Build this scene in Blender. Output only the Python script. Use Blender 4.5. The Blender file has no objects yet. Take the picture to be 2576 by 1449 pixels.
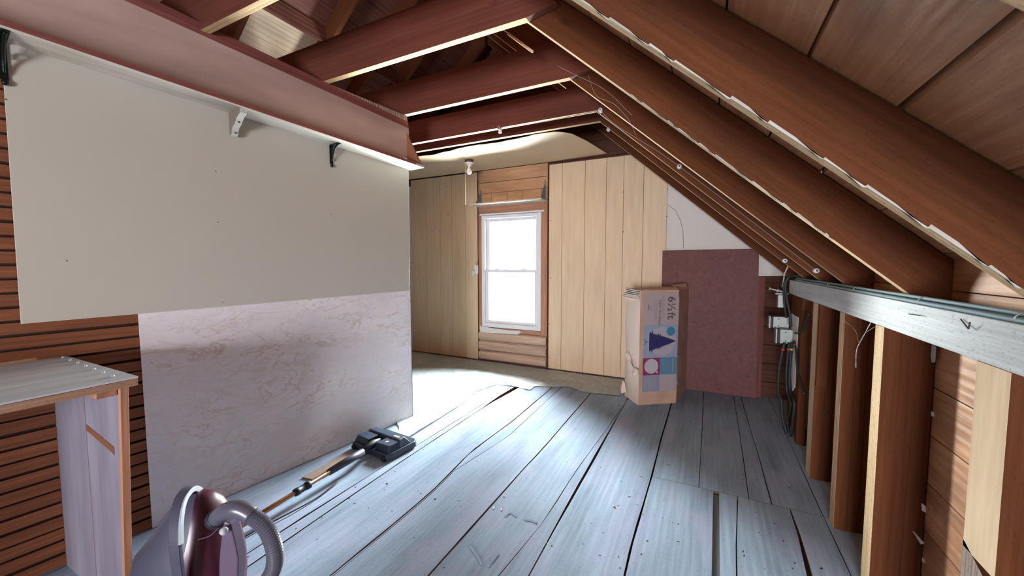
import bpy, bmesh, math, random
from mathutils import Vector, Matrix, noise
random.seed(7)
S = bpy.context.scene
COL = S.collection
# ---------------------------------------------------------------- camera
FPX = 971.4; PIT = .0627; YAW = .4658
fw = Vector((-math.sin(YAW)*math.cos(PIT), math.cos(YAW)*math.cos(PIT), -math.sin(PIT)))
rt = Vector((math.cos(YAW), math.sin(YAW), 0)); up = rt.cross(fw)
EYE = Vector((0, 0, 1.4))
cd = bpy.data.cameras.new('camera'); cam = bpy.data.objects.new('camera', cd); COL.objects.link(cam)
cd.sensor_width = 36; cd.lens = FPX/2576*36; cd.clip_start = .02; cd.clip_end = 200
M3 = Matrix((rt, up, -fw)).transposed()
cam.matrix_world = Matrix.Translation(EYE) @ M3.to_4x4()
S.camera = cam
# ---------------------------------------------------------------- daylight
w = bpy.data.worlds.new('sky'); S.world = w; w.use_nodes = True
nt = w.node_tree; bg = nt.nodes['Background']
bg.inputs[0].default_value = (.935, .98, .985, 1); bg.inputs[1].default_value = 100
S.view_settings.view_transform = 'Standard'; S.view_settings.look = 'None'
S.view_settings.gamma = 1; S.view_settings.use_curve_mapping = False
S.view_settings.exposure = 1.25
S.cycles.max_bounces = 12; S.cycles.diffuse_bounces = 8; S.cycles.glossy_bounces = 3
S.cycles.transparent_max_bounces = 12; S.cycles.use_denoising = True
S.cycles.sample_clamp_indirect = 6; S.cycles.caustics_reflective = False; S.cycles.caustics_refractive = False
def portal(name, loc, rot, sx, sy):
    l = bpy.data.lights.new(name, 'AREA'); l.shape = 'RECTANGLE'; l.size = sx; l.size_y = sy
    l.cycles.is_portal = True
    o = bpy.data.objects.new(name, l); COL.objects.link(o); o.location = loc; o.rotation_euler = rot
portal('daylight_portal', (-2.41, 4.92, 1.30), (-math.pi/2, 0, 0), .92, 1.52)
RWX0, RWX1, RWZ0, RWZ1, RY = -.75, .5, .45, 1.65, -4.2
portal('daylight_portal', ((RWX0+RWX1)/2, RY-.12, (RWZ0+RWZ1)/2), (math.pi/2, 0, 0), RWX1-RWX0, RWZ1-RWZ0)  # portal of the added rear window, for fill

# ---------------------------------------------------------------- picture point -> point on a real plane
def ray(x, y): return fw*FPX + rt*(x-1288) + up*(724.5-y)
def on(x, y, n, d):
    n = Vector(n); v = ray(x, y); return EYE + v*((d-EYE.dot(n))/v.dot(n))
def onz(x, y, h=0): return on(x, y, (0, 0, 1), h)
def ony(x, y, d): return on(x, y, (0, 1, 0), d)
def onx(x, y, d): return on(x, y, (1, 0, 0), d)
# partition plane
WN = Vector((.9933, -.1156, 0)); WD0 = WN.dot(Vector((-2.687, 0, 0))); WY = Vector((.1156, .9933, 0))
def W(y, z, out=0): return Vector((-2.687+.1164*y, y, z)) + WN*out
def onw(x, y, out=0): return on(x, y, WN, WD0+out)

# ---------------------------------------------------------------- mesh builder
class MB:
    def __init__(s): s.v = []; s.f = []; s.g = []; s.m = []; s.o = []; s.sm = []
    def face(s, pts, g=None, m=0, off=None, smooth=False):
        i = len(s.v); s.v += [Vector(p) for p in pts]; s.f.append(list(range(i, i+len(pts))))
        s.g.append(g); s.m.append(m); s.o.append(off or (0, 0)); s.sm.append(smooth)
    def shared(s, verts, faces, g=None, m=0, smooth=True, off=None):
        i = len(s.v); s.v += [Vector(p) for p in verts]
        for f in faces:
            s.f.append([i+k for k in f]); s.g.append(g); s.m.append(m); s.o.append(off or (0, 0)); s.sm.append(smooth)
    def hexa(s, a, b, g=None, m=0, mf=None):
        """a, b: matching loops of points (bottom, top)"""
        off = (random.random()*50, random.random()*50); n = len(a); vs = list(a)+list(b)
        fs = [list(range(n))[::-1], list(range(n, 2*n))]+[[k, (k+1) % n, n+(k+1) % n, n+k] for k in range(n)]
        i = len(s.v); s.v += [Vector(p) for p in vs]
        for q, f in enumerate(fs):
            s.f.append([i+k for k in f]); s.g.append(g); s.m.append((mf or {}).get(q, m)); s.o.append(off); s.sm.append(False)
    def box(s, x0, x1, y0, y1, z0, z1, g=None, m=0, mf=None):
        # face ids: 0 bottom,1 top,2 -y,3 +x,4 +y,5 -x
        if g is None:
            d = (x1-x0, y1-y0, z1-z0); k = d.index(max(d)); g = [(1, 0, 0), (0, 1, 0), (0, 0, 1)][k]
        s.hexa([(x0, y0, z0), (x1, y0, z0), (x1, y1, z0), (x0, y1, z0)], [(x0, y0, z1), (x1, y0, z1), (x1, y1, z1), (x0, y1, z1)], g, m, mf)
    def prism(s, pts, t, g=None, m=0, mf=None):
        t = Vector(t); s.hexa([Vector(p) for p in pts], [Vector(p)+t for p in pts], g, m, mf)
    def wbox(s, y0, y1, z0, z1, o0, o1, g=None, m=0):
        a = [W(y0, z0, o0), W(y1, z0, o0), W(y1, z0, o1), W(y0, z0, o1)]; b = [W(y0, z1, o0), W(y1, z1, o0), W(y1, z1, o1), W(y0, z1, o1)]
        s.hexa(a, b, g or tuple(WY), m)
    def tube(s, pts, r, n=8, m=0, cap=True, smooth=True):
        pts = [Vector(p) for p in pts]; vs = []; fs = []; prev = None
        for i, p in enumerate(pts):
            t = (pts[min(i+1, len(pts)-1)]-pts[max(i-1, 0)]).normalized()
            if prev is None: a = t.orthogonal().normalized()
            else: a = (prev-t*prev.dot(t)).normalized()
            prev = a; b = t.cross(a); rr = r[i] if isinstance(r, (list, tuple)) else r
            vs += [p+(a*math.cos(2*math.pi*k/n)+b*math.sin(2*math.pi*k/n))*rr for k in range(n)]
        for i in range(len(pts)-1):
            fs += [[i*n+k, i*n+(k+1) % n, (i+1)*n+(k+1) % n, (i+1)*n+k] for k in range(n)]
        if cap: fs += [list(range(n))[::-1], [(len(pts)-1)*n+k for k in range(n)]]
        s.shared(vs, fs, None, m, smooth)
    def lathe(s, c, ax, prof, n=20, m=0):
        """prof: list of (dist along axis, radius)"""
        c = Vector(c); ax = Vector(ax).normalized(); a = ax.orthogonal().normalized(); b = ax.cross(a); vs = []; fs = []
        for h, r in prof: vs += [c+ax*h+(a*math.cos(2*math.pi*k/n)+b*math.sin(2*math.pi*k/n))*max(r, 1e-4) for k in range(n)]
        for i in range(len(prof)-1): fs += [[i*n+k, i*n+(k+1) % n, (i+1)*n+(k+1) % n, (i+1)*n+k] for k in range(n)]
        s.shared(vs, fs, None, m, True)
    def build(s, name, mats, parent=None, bevel=0, label=None, smooth_bevel=False):
        me = bpy.data.meshes.new(name); me.from_pydata([tuple(v) for v in s.v], [], s.f)
        if not isinstance(mats, (list, tuple)): mats = [mats]
        for m in mats: me.materials.append(MAT(m) if isinstance(m, str) else m)
        bm = bmesh.new(); bm.from_mesh(me); bm.faces.ensure_lookup_table()
        for i, f in enumerate(bm.faces): f.material_index = s.m[i]; f.smooth = s.sm[i]
        lay = bm.loops.layers.uv.new('UVMap'); tagl = bm.faces.layers.int.new('t')
        for i, f in enumerate(bm.faces): f[tagl] = i
        bmesh.ops.recalc_face_normals(bm, faces=bm.faces)
        for f in bm.faces:
            i = f[tagl]; n = f.normal; g = s.g[i]
            if g is None: g = Vector((0, 0, 1)) if abs(n.z) < .8 else Vector((0, 1, 0))
            g = Vector(g).normalized()
            if abs(g.dot(n)) > .75: g2 = n.orthogonal().normalized(); sc = 1
            else: g2 = (g-n*g.dot(n)).normalized()
            h = n.cross(g2); o = s.o[i]
            for l in f.loops: l[lay].uv = (l.vert.co.dot(g2)+o[0], l.vert.co.dot(h)+o[1])
        bm.to_mesh(me); bm.free()
        o = bpy.data.objects.new(name, me); COL.objects.link(o)
        if parent:
            o.parent = parent; o.matrix_parent_inverse = Matrix.Translation(-parent.location)
        if bevel:
            md = o.modifiers.new('bevel', 'BEVEL'); md.width = bevel; md.segments = 2; md.limit_method = 'ANGLE'; md.angle_limit = .6
        if label: o['label'] = label
        return o
def tag(o, label, cat, group=None):
    o['label'] = label; o['category'] = cat
    if group: o['group'] = group
    return o
def thing(name, label, cat, loc=(0, 0, 0), group=None):
    o = bpy.data.objects.new(name, None); COL.objects.link(o); o.location = loc; o.empty_display_size = .05
    return tag(o, label, cat, group)
def struct(o): o['kind'] = 'structure'; return o
def smooth_path(pts, n=8):
    P = [Vector(p) for p in pts]; P = [P[0]*2-P[1]]+P+[P[-1]*2-P[-2]]; out = []
    for i in range(1, len(P)-2):
        for k in range(n):
            t = k/n; a, b, c, d = P[i-1], P[i], P[i+1], P[i+2]
            out.append(.5*((2*b)+(c-a)*t+(2*a-5*b+4*c-d)*t*t+(3*b-a-3*c+d)*t**3))
    out.append(P[-2]); return out

# ---------------------------------------------------------------- materials
_M = {}
def newmat(name):
    m = bpy.data.materials.new(name); m.use_nodes = True; _M[name] = m
    return m, m.node_tree, m.node_tree.nodes['Principled BSDF']
def plain(name, c, rough=.6, metal=0, bump=0, bs=60, spec=.3, var=.12):
    m, t, b = newmat(name); b.inputs['Base Color'].default_value = (*c, 1); b.inputs['Roughness'].default_value = rough
    b.inputs['Metallic'].default_value = metal; b.inputs['Specular IOR Level'].default_value = spec
    N = t.nodes.new
    no = N('ShaderNodeTexNoise'); no.inputs['Scale'].default_value = bs; no.inputs['Detail'].default_value = 5
    tc = N('ShaderNodeTexCoord'); t.links.new(tc.outputs['Object'], no.inputs['Vector'])
    mx = N('ShaderNodeMixRGB'); mx.blend_type = 'MULTIPLY'; mx.inputs[0].default_value = var; mx.inputs[1].default_value = (*c, 1)
    t.links.new(no.outputs['Fac'], mx.inputs[2]); t.links.new(mx.outputs[0], b.inputs['Base Color'])
    if bump:
        bp = N('ShaderNodeBump'); bp.inputs['Strength'].default_value = bump; bp.inputs['Distance'].default_value = .003
        t.links.new(no.outputs['Fac'], bp.inputs['Height']); t.links.new(bp.outputs[0], b.inputs['Normal'])
    return m
def ramp(t, stops):
    r = t.nodes.new('ShaderNodeValToRGB'); e = r.color_ramp.elements
    while len(e) < len(stops): e.new(.5)
    for k, (p, c) in enumerate(stops): e[k].position = p; e[k].color = (*c, 1)
    return r
def wood(name, c1, c2, c3=None, fine=90, ring=7, rough=.75, bump=.35, speck=0, stain=None, stain_amt=.5, ringamt=.35, knots=0, rand=.25, spec=.25, mott=.7):
    """c1 main, c2 dark grain, c3 pale streaks; UV u runs along the grain (metres)"""
    m, t, b = newmat(name); N = t.nodes.new; L = t.links.new
    uv = N('ShaderNodeUVMap'); uv.uv_map = 'UVMap'
    def mp(sx, sy):
        p = N('ShaderNodeMapping'); p.inputs['Scale'].default_value = (sx, sy, 1); L(uv.outputs[0], p.inputs[0]); return p
    a = N('ShaderNodeTexNoise'); L(mp(2.2, fine).outputs[0], a.inputs['Vector']); a.inputs['Scale'].default_value = 1; a.inputs['Detail'].default_value = 6; a.inputs['Roughness'].default_value = .65
    c = N('ShaderNodeTexNoise'); L(mp(.9, 4).outputs[0], c.inputs['Vector']); c.inputs['Scale'].default_value = 1.3; c.inputs['Detail'].default_value = 4
    wv = N('ShaderNodeTexWave'); wv.bands_direction = 'Y'; L(mp(.5, ring).outputs[0], wv.inputs['Vector'])
    wv.inputs['Scale'].default_value = 1.6; wv.inputs['Distortion'].default_value = 9; wv.inputs['Detail'].default_value = 3; wv.inputs['Detail Scale'].default_value = .7
    r = ramp(t, [(.25, c2), (.62, c1)]+([(.8, c3)] if c3 else [])); L(a.outputs['Fac'], r.inputs[0])
    m1 = N('ShaderNodeMixRGB'); m1.blend_type = 'MIX'; m1.inputs[2].default_value = (*c2, 1)
    rr = ramp(t, [(.0, (1, 1, 1)), (.35, (0, 0, 0))]); L(wv.outputs['Fac'], rr.inputs[0])
    ml = N('ShaderNodeMath'); ml.operation = 'MULTIPLY'; ml.inputs[1].default_value = ringamt; L(rr.outputs[0], ml.inputs[0]); L(ml.outputs[0], m1.inputs[0])
    L(r.outputs[0], m1.inputs[1]); last = m1.outputs[0]
    m2 = N('ShaderNodeMixRGB'); m2.blend_type = 'MULTIPLY'; m2.inputs[0].default_value = mott
    r2 = ramp(t, [(.3, (.62, .6, .6)), (.65, (1.12, 1.1, 1.08))]); L(c.outputs['Fac'], r2.inputs[0]); L(last, m2.inputs[1]); L(r2.outputs[0], m2.inputs[2]); last = m2.outputs[0]
    if stain:
        s2 = N('ShaderNodeTexNoise'); L(mp(1.3, 2.6).outputs[0], s2.inputs['Vector']); s2.inputs['Scale'].default_value = 1.7; s2.inputs['Detail'].default_value = 5
        r3 = ramp(t, [(.48, (0, 0, 0)), (.66, (1, 1, 1))]); L(s2.outputs['Fac'], r3.inputs[0])
        ma = N('ShaderNodeMath'); ma.operation = 'MULTIPLY'; ma.inputs[1].default_value = stain_amt; L(r3.outputs[0], ma.inputs[0])
        m3 = N('ShaderNodeMixRGB'); m3.inputs[2].default_value = (*stain, 1); L(ma.outputs[0], m3.inputs[0]); L(last, m3.inputs[1]); last = m3.outputs[0]
    if speck:
        v = N('ShaderNodeTexNoise'); L(mp(60, 160).outputs[0], v.inputs['Vector']); v.inputs['Scale'].default_value = 1; v.inputs['Detail'].default_value = 2
        r4 = ramp(t, [(.33, (1, 1, 1)), (.4, (0, 0, 0))]); L(v.outputs['Fac'], r4.inputs[0])
        ma = N('ShaderNodeMath'); ma.operation = 'MULTIPLY'; ma.inputs[1].default_value = speck; L(r4.outputs[0], ma.inputs[0])
        m4 = N('ShaderNodeMixRGB'); m4.inputs[2].default_value = (*[q*.35 for q in c2], 1); L(ma.outputs[0], m4.inputs[0]); L(last, m4.inputs[1]); last = m4.outputs[0]
    if knots:
        k = N('ShaderNodeTexVoronoi'); L(mp(1.1, 2.4).outputs[0], k.inputs['Vector']); k.inputs['Scale'].default_value = 1.4
        r5 = ramp(t, [(.03, (1, 1, 1)), (.07, (0, 0, 0))]); L(k.outputs['Distance'], r5.inputs[0])
        ma = N('ShaderNodeMath'); ma.operation = 'MULTIPLY'; ma.inputs[1].default_value = knots; L(r5.outputs[0], ma.inputs[0])
        m5 = N('ShaderNodeMixRGB'); m5.inputs[2].default_value = (*[q*.5 for q in c2], 1); L(ma.outputs[0], m5.inputs[0]); L(last, m5.inputs[1]); last = m5.outputs[0]
    oi = N('ShaderNodeObjectInfo'); mr = N('ShaderNodeMapRange'); L(oi.outputs['Random'], mr.inputs[0]); mr.inputs[3].default_value = 1-rand/2; mr.inputs[4].default_value = 1+rand/2
    hs = N('ShaderNodeHueSaturation'); L(mr.outputs[0], hs.inputs['Value']); L(last, hs.inputs['Color'])
    L(hs.outputs[0], b.inputs['Base Color']); b.inputs['Roughness'].default_value = rough; b.inputs['Specular IOR Level'].default_value = spec
    bp = N('ShaderNodeBump'); bp.inputs['Strength'].default_value = bump; bp.inputs['Distance'].default_value = .002
    ad = N('ShaderNodeMath'); ad.operation = 'ADD'; L(a.outputs['Fac'], ad.inputs[0]); L(wv.outputs['Fac'], ad.inputs[1])
    L(ad.outputs[0], bp.inputs['Height']); L(bp.outputs[0], b.inputs['Normal'])
    return m
def MAT(n): return _M[n]
wood('rafter_wood', (.15, .054, .022), (.095, .032, .013), (.18, .066, .028), fine=70, ring=5, rough=.8, spec=.1, ringamt=.2, bump=.2, stain=(.11, .04, .02), stain_amt=.45, speck=.25, knots=.5)
wood('joist_wood', (.15, .048, .029), (.10, .030, .019), (.18, .058, .035), bump=.2, fine=60, ring=6, stain=(.10, .028, .018), stain_amt=.4, ringamt=.3, knots=.4)
wood('lit_edge_wood', (.78, .58, .34), (.55, .37, .19), (.86, .70, .48), fine=80, ring=8, speck=.5, ringamt=.2)  # pale tan paints window light into undersides and stud faces, with plaster residue
wood('deck_wood', (.60, .31, .15), (.38, .17, .08), (.78, .48, .29), fine=60, ring=5, rough=.42, spec=.7, ringamt=.2, stain=(.15, .06, .03), stain_amt=.5, speck=.25, bump=.6)
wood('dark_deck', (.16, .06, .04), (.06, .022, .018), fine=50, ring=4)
wood('lath_wood', (.25, .095, .043), (.13, .045, .022), (.31, .13, .06), fine=90, ring=4, speck=.15, rand=.1)
wood('lit_board', (.66, .52, .38), (.42, .30, .20), (.78, .68, .55), fine=50, ring=5, stain=(.40, .26, .16), stain_amt=.3)
wood('floor_paint', (.345, .47, .61), (.255, .33, .43), (.39, .53, .67), fine=55, ring=4.5, rough=.8, rand=0, spec=.08, speck=.3, stain=(.42, .43, .60), stain_amt=.5, ringamt=.22, knots=.0, bump=.25)
wood('floor_edge', (.16, .085, .055), (.08, .04, .028))
wood('panel_wood', (.76, .60, .41), (.66, .50, .32), (.81, .67, .48), fine=22, ring=2.2, rough=.5, bump=.05, ringamt=.12, stain=(.76, .56, .37), stain_amt=.3, rand=.04, mott=.2)
wood('board_tan', (.58, .36, .20), (.44, .25, .13), (.66, .44, .26), fine=22, ring=3, rough=.55, bump=.08, ringamt=.18, rand=.04)
wood('shaded_sheathing', (.13, .05, .03), (.07, .025, .018), fine=50, ring=4)  # deck board tone darkened to paint in shade on the far wall
wood('casing_wood', (.46, .24, .15), (.30, .14, .08), (.55, .32, .21), fine=60, ring=4)
wood('log_wood', (.70, .52, .39), (.48, .32, .23), (.78, .62, .48), fine=40, ring=4, ringamt=.4, knots=.9)
wood('plate_wood', (.76, .82, .83), (.55, .59, .59), (.86, .92, .93), fine=110, ring=4, speck=.4, stain=(.50, .50, .47), stain_amt=.3, bump=.7)
wood('new_pine', (.74, .58, .38), (.60, .43, .25), (.80, .66, .46), fine=30, ring=3, ringamt=.2, knots=.7, bump=.1)
wood('weathered', (.44, .36, .30), (.20, .14, .11), (.64, .58, .52), fine=130, ring=9, ringamt=.6, speck=.5, bump=1)
wood('white_worn', (.66, .64, .57), (.50, .46, .37), (.76, .75, .70), fine=30, ring=2, ringamt=.05, stain=(.40, .33, .24), stain_amt=.55, bump=.15)
wood('paint_board', (.60, .67, .74), (.52, .58, .64), (.68, .74, .80), fine=14, ring=1.5, ringamt=.08, bump=.05)
wood('cabinet_panel', (.25, .235, .29), (.20, .185, .23), (.29, .27, .33), fine=20, ring=2, ringamt=.08, stain=(.20, .18, .23), stain_amt=.3, bump=.05)
wood('raw_edge', (.50, .32, .21), (.30, .17, .11), (.62, .44, .32), fine=90, ring=6, speck=.5)
wood('fascia', (.49, .37, .335), (.46, .345, .31), (.51, .39, .355), fine=4, ring=1, ringamt=.03, bump=.02, rough=.5)  # pinkish tone paints in the board's shade and red bounce light
wood('plate_brown', (.26, .09, .075), (.17, .055, .05), fine=60, ring=3)
plain('dark', (.02, .014, .012), .9); plain('black_iron', (.012, .02, .018), .3, .6); plain('wall_dark', (.05, .025, .018), .9)
plain('drywall', (.74, .72, .66), .9, bump=.1); plain('hardboard', (.50, .485, .425), .6, bs=3, spec=.25, var=.05)
plain('ceiling_tan', (.66, .50, .33), .5, bs=4); plain('vinyl', (.82, .83, .85), .35); plain('porcelain', (.82, .81, .78), .25, spec=.6)
plain('knob_brown', (.36, .23, .20), .3, spec=.5); plain('galv', (.27, .29, .27), .45, .6); plain('cable_black', (.025, .032, .032), .5)
plain('cable_grey', (.22, .32, .35), .45); plain('wire_grey', (.30, .28, .27), .5); plain('tape_red', (.65, .06, .05), .5); plain('tape_yellow', (.8, .6, .05), .5)
plain('brass_dark', (.17, .11, .07), .5, .5); plain('string', (.75, .66, .48), .8); plain('bulb_glass', (.97, .97, .97), .15, spec=.6, var=.02)
plain('bracket_paint', (.52, .54, .47), .45); plain('bracket_side', (.20, .175, .14), .6); plain('steel_blue', (.22, .27, .30), .4, .4)
plain('nozzle', (.035, .055, .085), .32, spec=.5); plain('nozzle_dark', (.02, .025, .035), .5); plain('copper', (.50, .24, .13), .22, .85)
plain('vac_grey', (.07, .072, .11), .42, spec=.4); plain('vac_light', (.45, .50, .56), .4); plain('hose', (.10, .10, .14), .33, spec=.6)
plain('burgundy', (.085, .018, .038), .3, spec=.5); plain('vac_lilac', (.14, .105, .16), .35); plain('badge', (.55, .5, .38), .4)
plain('paper', (.70, .69, .64), .8); plain('torn_lit_card', (.74, .62, .53), .85); plain('web', (.55, .52, .50), .8)
plain('print_black', (.05, .05, .07), .6); plain('rust', (.20, .08, .04), .8); plain('gusset', (.30, .13, .075), .6, bs=25)
plain('nail', (.06, .05, .05), .5, .5); plain('roof_far', (.02, .021, .022), .8); plain('tree_far', (.010, .0125, .010), .9)
# cardboard
def card():
    m, t, b = newmat('cardboard'); N = t.nodes.new; L = t.links.new
    tc = N('ShaderNodeTexCoord'); n = N('ShaderNodeTexNoise'); n.inputs['Scale'].default_value = 5; n.inputs['Detail'].default_value = 6; L(tc.outputs['Object'], n.inputs[0])
    r = ramp(t, [(.3, (.44, .28, .20)), (.7, (.56, .38, .28))]); L(n.outputs['Fac'], r.inputs[0]); L(r.outputs[0], b.inputs['Base Color']); b.inputs['Roughness'].default_value = .8
    bp = N('ShaderNodeBump'); bp.inputs['Strength'].default_value = .3; bp.inputs['Distance'].default_value = .01; L(n.outputs['Fac'], bp.inputs['Height']); L(bp.outputs[0], b.inputs['Normal'])
card()
def osb():
    m, t, b = newmat('osb'); N = t.nodes.new; L = t.links.new
    tc = N('ShaderNodeTexCoord'); n = N('ShaderNodeTexNoise'); n.inputs['Scale'].default_value = 16; n.inputs['Detail'].default_value = 8; n.inputs['Roughness'].default_value = .7; n.inputs['Distortion'].default_value = 1.5
    L(tc.outputs['Object'], n.inputs[0]); r = ramp(t, [(.28, (.05, .012, .012)), (.42, (.115, .027, .024)), (.62, (.155, .042, .032)), (.8, (.22, .075, .045))]); L(n.outputs['Fac'], r.inputs[0])
    L(r.outputs[0], b.inputs['Base Color']); b.inputs['Roughness'].default_value = .6
osb()
def marble():
    m, t, b = newmat('marble_sheet'); N = t.nodes.new; L = t.links.new
    tc = N('ShaderNodeTexCoord'); mp = N('ShaderNodeMapping'); mp.inputs['Scale'].default_value = (1, 1, 2.2); mp.inputs['Rotation'].default_value = (.35, 0, 0); L(tc.outputs['Object'], mp.inputs[0])
    def vein(sc, wd, ws):
        n = N('ShaderNodeTexNoise'); n.inputs['Scale'].default_value = sc; n.inputs['Detail'].default_value = 7; n.inputs['Roughness'].default_value = .62; n.inputs['Distortion'].default_value = ws
        L(mp.outputs[0], n.inputs[0]); s = N('ShaderNodeMath'); s.operation = 'SUBTRACT'; s.inputs[1].default_value = .5; L(n.outputs['Fac'], s.inputs[0])
        a = N('ShaderNodeMath'); a.operation = 'ABSOLUTE'; L(s.outputs[0], a.inputs[0]); r = ramp(t, [(0, (1, 1, 1)), (wd, (0, 0, 0))]); L(a.outputs[0], r.inputs[0]); return r
    v1 = vein(3.2, .022, 1.2); v2 = vein(7, .03, .6)
    g = N('ShaderNodeTexNoise'); g.inputs['Scale'].default_value = 2.2; L(mp.outputs[0], g.inputs[0]); gr = ramp(t, [(.42, (0, 0, 0)), (.62, (1, 1, 1))]); L(g.outputs['Fac'], gr.inputs[0])
    ba = ramp(t, [(.35, (.72, .70, .73)), (.7, (.80, .78, .81))]); L(g.outputs['Fac'], ba.inputs[0])
    x1 = N('ShaderNodeMath'); x1.operation = 'MULTIPLY'; L(v1.outputs[0], x1.inputs[0]); L(gr.outputs[0], x1.inputs[1])
    x1b = N('ShaderNodeMath'); x1b.operation = 'MULTIPLY'; L(x1.outputs[0], x1b.inputs[0]); x1b.inputs[1].default_value = .75
    x2 = N('ShaderNodeMath'); x2.operation = 'MULTIPLY'; L(v2.outputs[0], x2.inputs[0]); x2.inputs[1].default_value = .22
    a = N('ShaderNodeMixRGB'); a.inputs[2].default_value = (.52, .41, .30, 1); L(ba.outputs[0], a.inputs[1]); L(x1b.outputs[0], a.inputs[0])
    c = N('ShaderNodeMixRGB'); c.inputs[2].default_value = (.55, .45, .37, 1); L(a.outputs[0], c.inputs[1]); L(x2.outputs[0], c.inputs[0])
    L(c.outputs[0], b.inputs['Base Color']); b.inputs['Roughness'].default_value = .62; b.inputs['Specular IOR Level'].default_value = .2
marble()
def sheetmat(name, col, alpha, rough):
    m, t, b = newmat(name); N = t.nodes.new; L = t.links.new
    b.inputs['Base Color'].default_value = (*col, 1); b.inputs['Roughness'].default_value = rough
    tr = N('ShaderNodeBsdfTransparent'); mx = N('ShaderNodeMixShader'); out = t.nodes['Material Output']
    n = N('ShaderNodeTexNoise'); n.inputs['Scale'].default_value = 9; n.inputs['Detail'].default_value = 6; n.inputs['Distortion'].default_value = 1
    r = ramp(t, [(.35, (alpha-.12,)*3), (.65, (alpha+.12,)*3)]); L(n.outputs['Fac'], r.inputs[0]); L(r.outputs[0], mx.inputs[0])
    bp = N('ShaderNodeBump'); bp.inputs['Strength'].default_value = .5; bp.inputs['Distance'].default_value = .01; L(n.outputs['Fac'], bp.inputs['Height']); L(bp.outputs[0], b.inputs['Normal'])
    L(tr.outputs[0], mx.inputs[1]); L(b.outputs[0], mx.inputs[2]); L(mx.outputs[0], out.inputs[0])
sheetmat('plastic', (.46, .52, .53), .84, .42); sheetmat('clear_tape', (.6, .55, .58), .35, .2)
def glass(name='glass', tc=(.97, .98, .98)):
    m, t, b = newmat(name); N = t.nodes.new; L = t.links.new; t.nodes.remove(b)
    tr = N('ShaderNodeBsdfTransparent'); tr.inputs[0].default_value = (*tc, 1); gl = N('ShaderNodeBsdfGlossy'); gl.inputs['Roughness'].default_value = .02
    fr = N('ShaderNodeFresnel'); fr.inputs[0].default_value = 1.3; mx = N('ShaderNodeMixShader'); L(fr.outputs[0], mx.inputs[0]); L(tr.outputs[0], mx.inputs[1]); L(gl.outputs[0], mx.inputs[2])
    L(mx.outputs[0], t.nodes['Material Output'].inputs[0])
glass(); glass('dim_glass', (.66, .64, .66))  # second glass is tinted only to dim the added rear window
def ink(n, c): plain(n, c, .55, bs=200)
ink('ink_label', (.44, .36, .36)); ink('ink_blue', (.30, .35, .46)); ink('ink_circle', (.43, .385, .42)); ink('ink_disc', (.06, .22, .34)); ink('ink_magenta', (.25, .04, .10))
ink('ink_teal', (.10, .24, .36)); ink('ink_greyblue', (.27, .28, .36)); ink('ink_pale', (.40, .36, .38)); ink('ink_tree', (.035, .03, .12)); ink('ink_text', (.12, .09, .10)); ink('ink_faint', (.32, .26, .27)); ink('ink_white', (.50, .46, .50)); ink('ink_yellow', (.5, .4, .2))

# ================================================================= SETTING
T = .894
GY = 4.75
DK = 2.13           # deck line on the right: z = DK - T*x ; rafters' lower edge: z = 1.90 - T*x
RX = -2.6           # ridge
DL = DK-2*T*RX-0    # left: z = DL' + T*x
DLZ = DK - T*RX*2   # left: z = DLZ + T*x
# ---- floor
def P2(l): return [onz(*p) for p in l]
def K(l):            # gap line -> function x(y)
    q = sorted([(p.y, p.x) for p in P2(l)])
    def f(y):
        if y <= q[0][0]:
            s = (q[1][1]-q[0][1])/(q[1][0]-q[0][0]) if len(q) > 1 else 0; s = max(-.04, min(.04, s)); return q[0][1]+s*(y-q[0][0])
        for a, b in zip(q, q[1:]):
            if y <= b[0]: return a[1]+(b[1]-a[1])*(y-a[0])/(b[0]-a[0])
        s = (q[-1][1]-q[-2][1])/(q[-1][0]-q[-2][0]); s = max(-.04, min(.04, s)); return q[-1][1]+s*(y-q[-1][0])
    return f
gA = K([(600, 1407), (697, 1343), (860, 1240)])
g1 = K([(702, 1372), (1002, 1166), (1251, 1002), (1298, 975)])
g2 = K([(830, 1449), (1000, 1310), (1102, 1222), (1181, 1139), (1287, 1061), (1385, 978)])
g25 = K([(1086, 1218), (1271, 1104), (1404, 982)])
g25r = g25
g25 = lambda y: max(g25r(y), g2(y)+.012)
g3 = K([(1077, 1449), (1212, 1298), (1322, 1174), (1369, 1125), (1485, 990)])
g35 = K([(1253, 1449), (1369, 1310), (1448, 1186), (1528, 1076)])
g4 = K([(1330, 1449), (1381, 1355), (1448, 1235), (1518, 1112), (1575, 1010)])
g5 = K([(1571, 1449), (1589, 1367), (1636, 1210), (1660, 1116), (1689, 1015)])
g7 = K([(1758, 1224), (1767, 1064), (1769, 1019)]); g8 = K([(1884, 1255), (1862, 1101), (1848, 1012)]); g9 = K([(1942, 1270), (1908, 1146), (1868, 1015)])
h1 = K([(1802, 1234), (1801, 1449)]); h2 = K([(1856, 1250), (1851, 1384)]); h3 = K([(1987, 1282), (2010, 1346), (2037, 1449)])
SEAM = 2.615
fl = MB()
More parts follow.
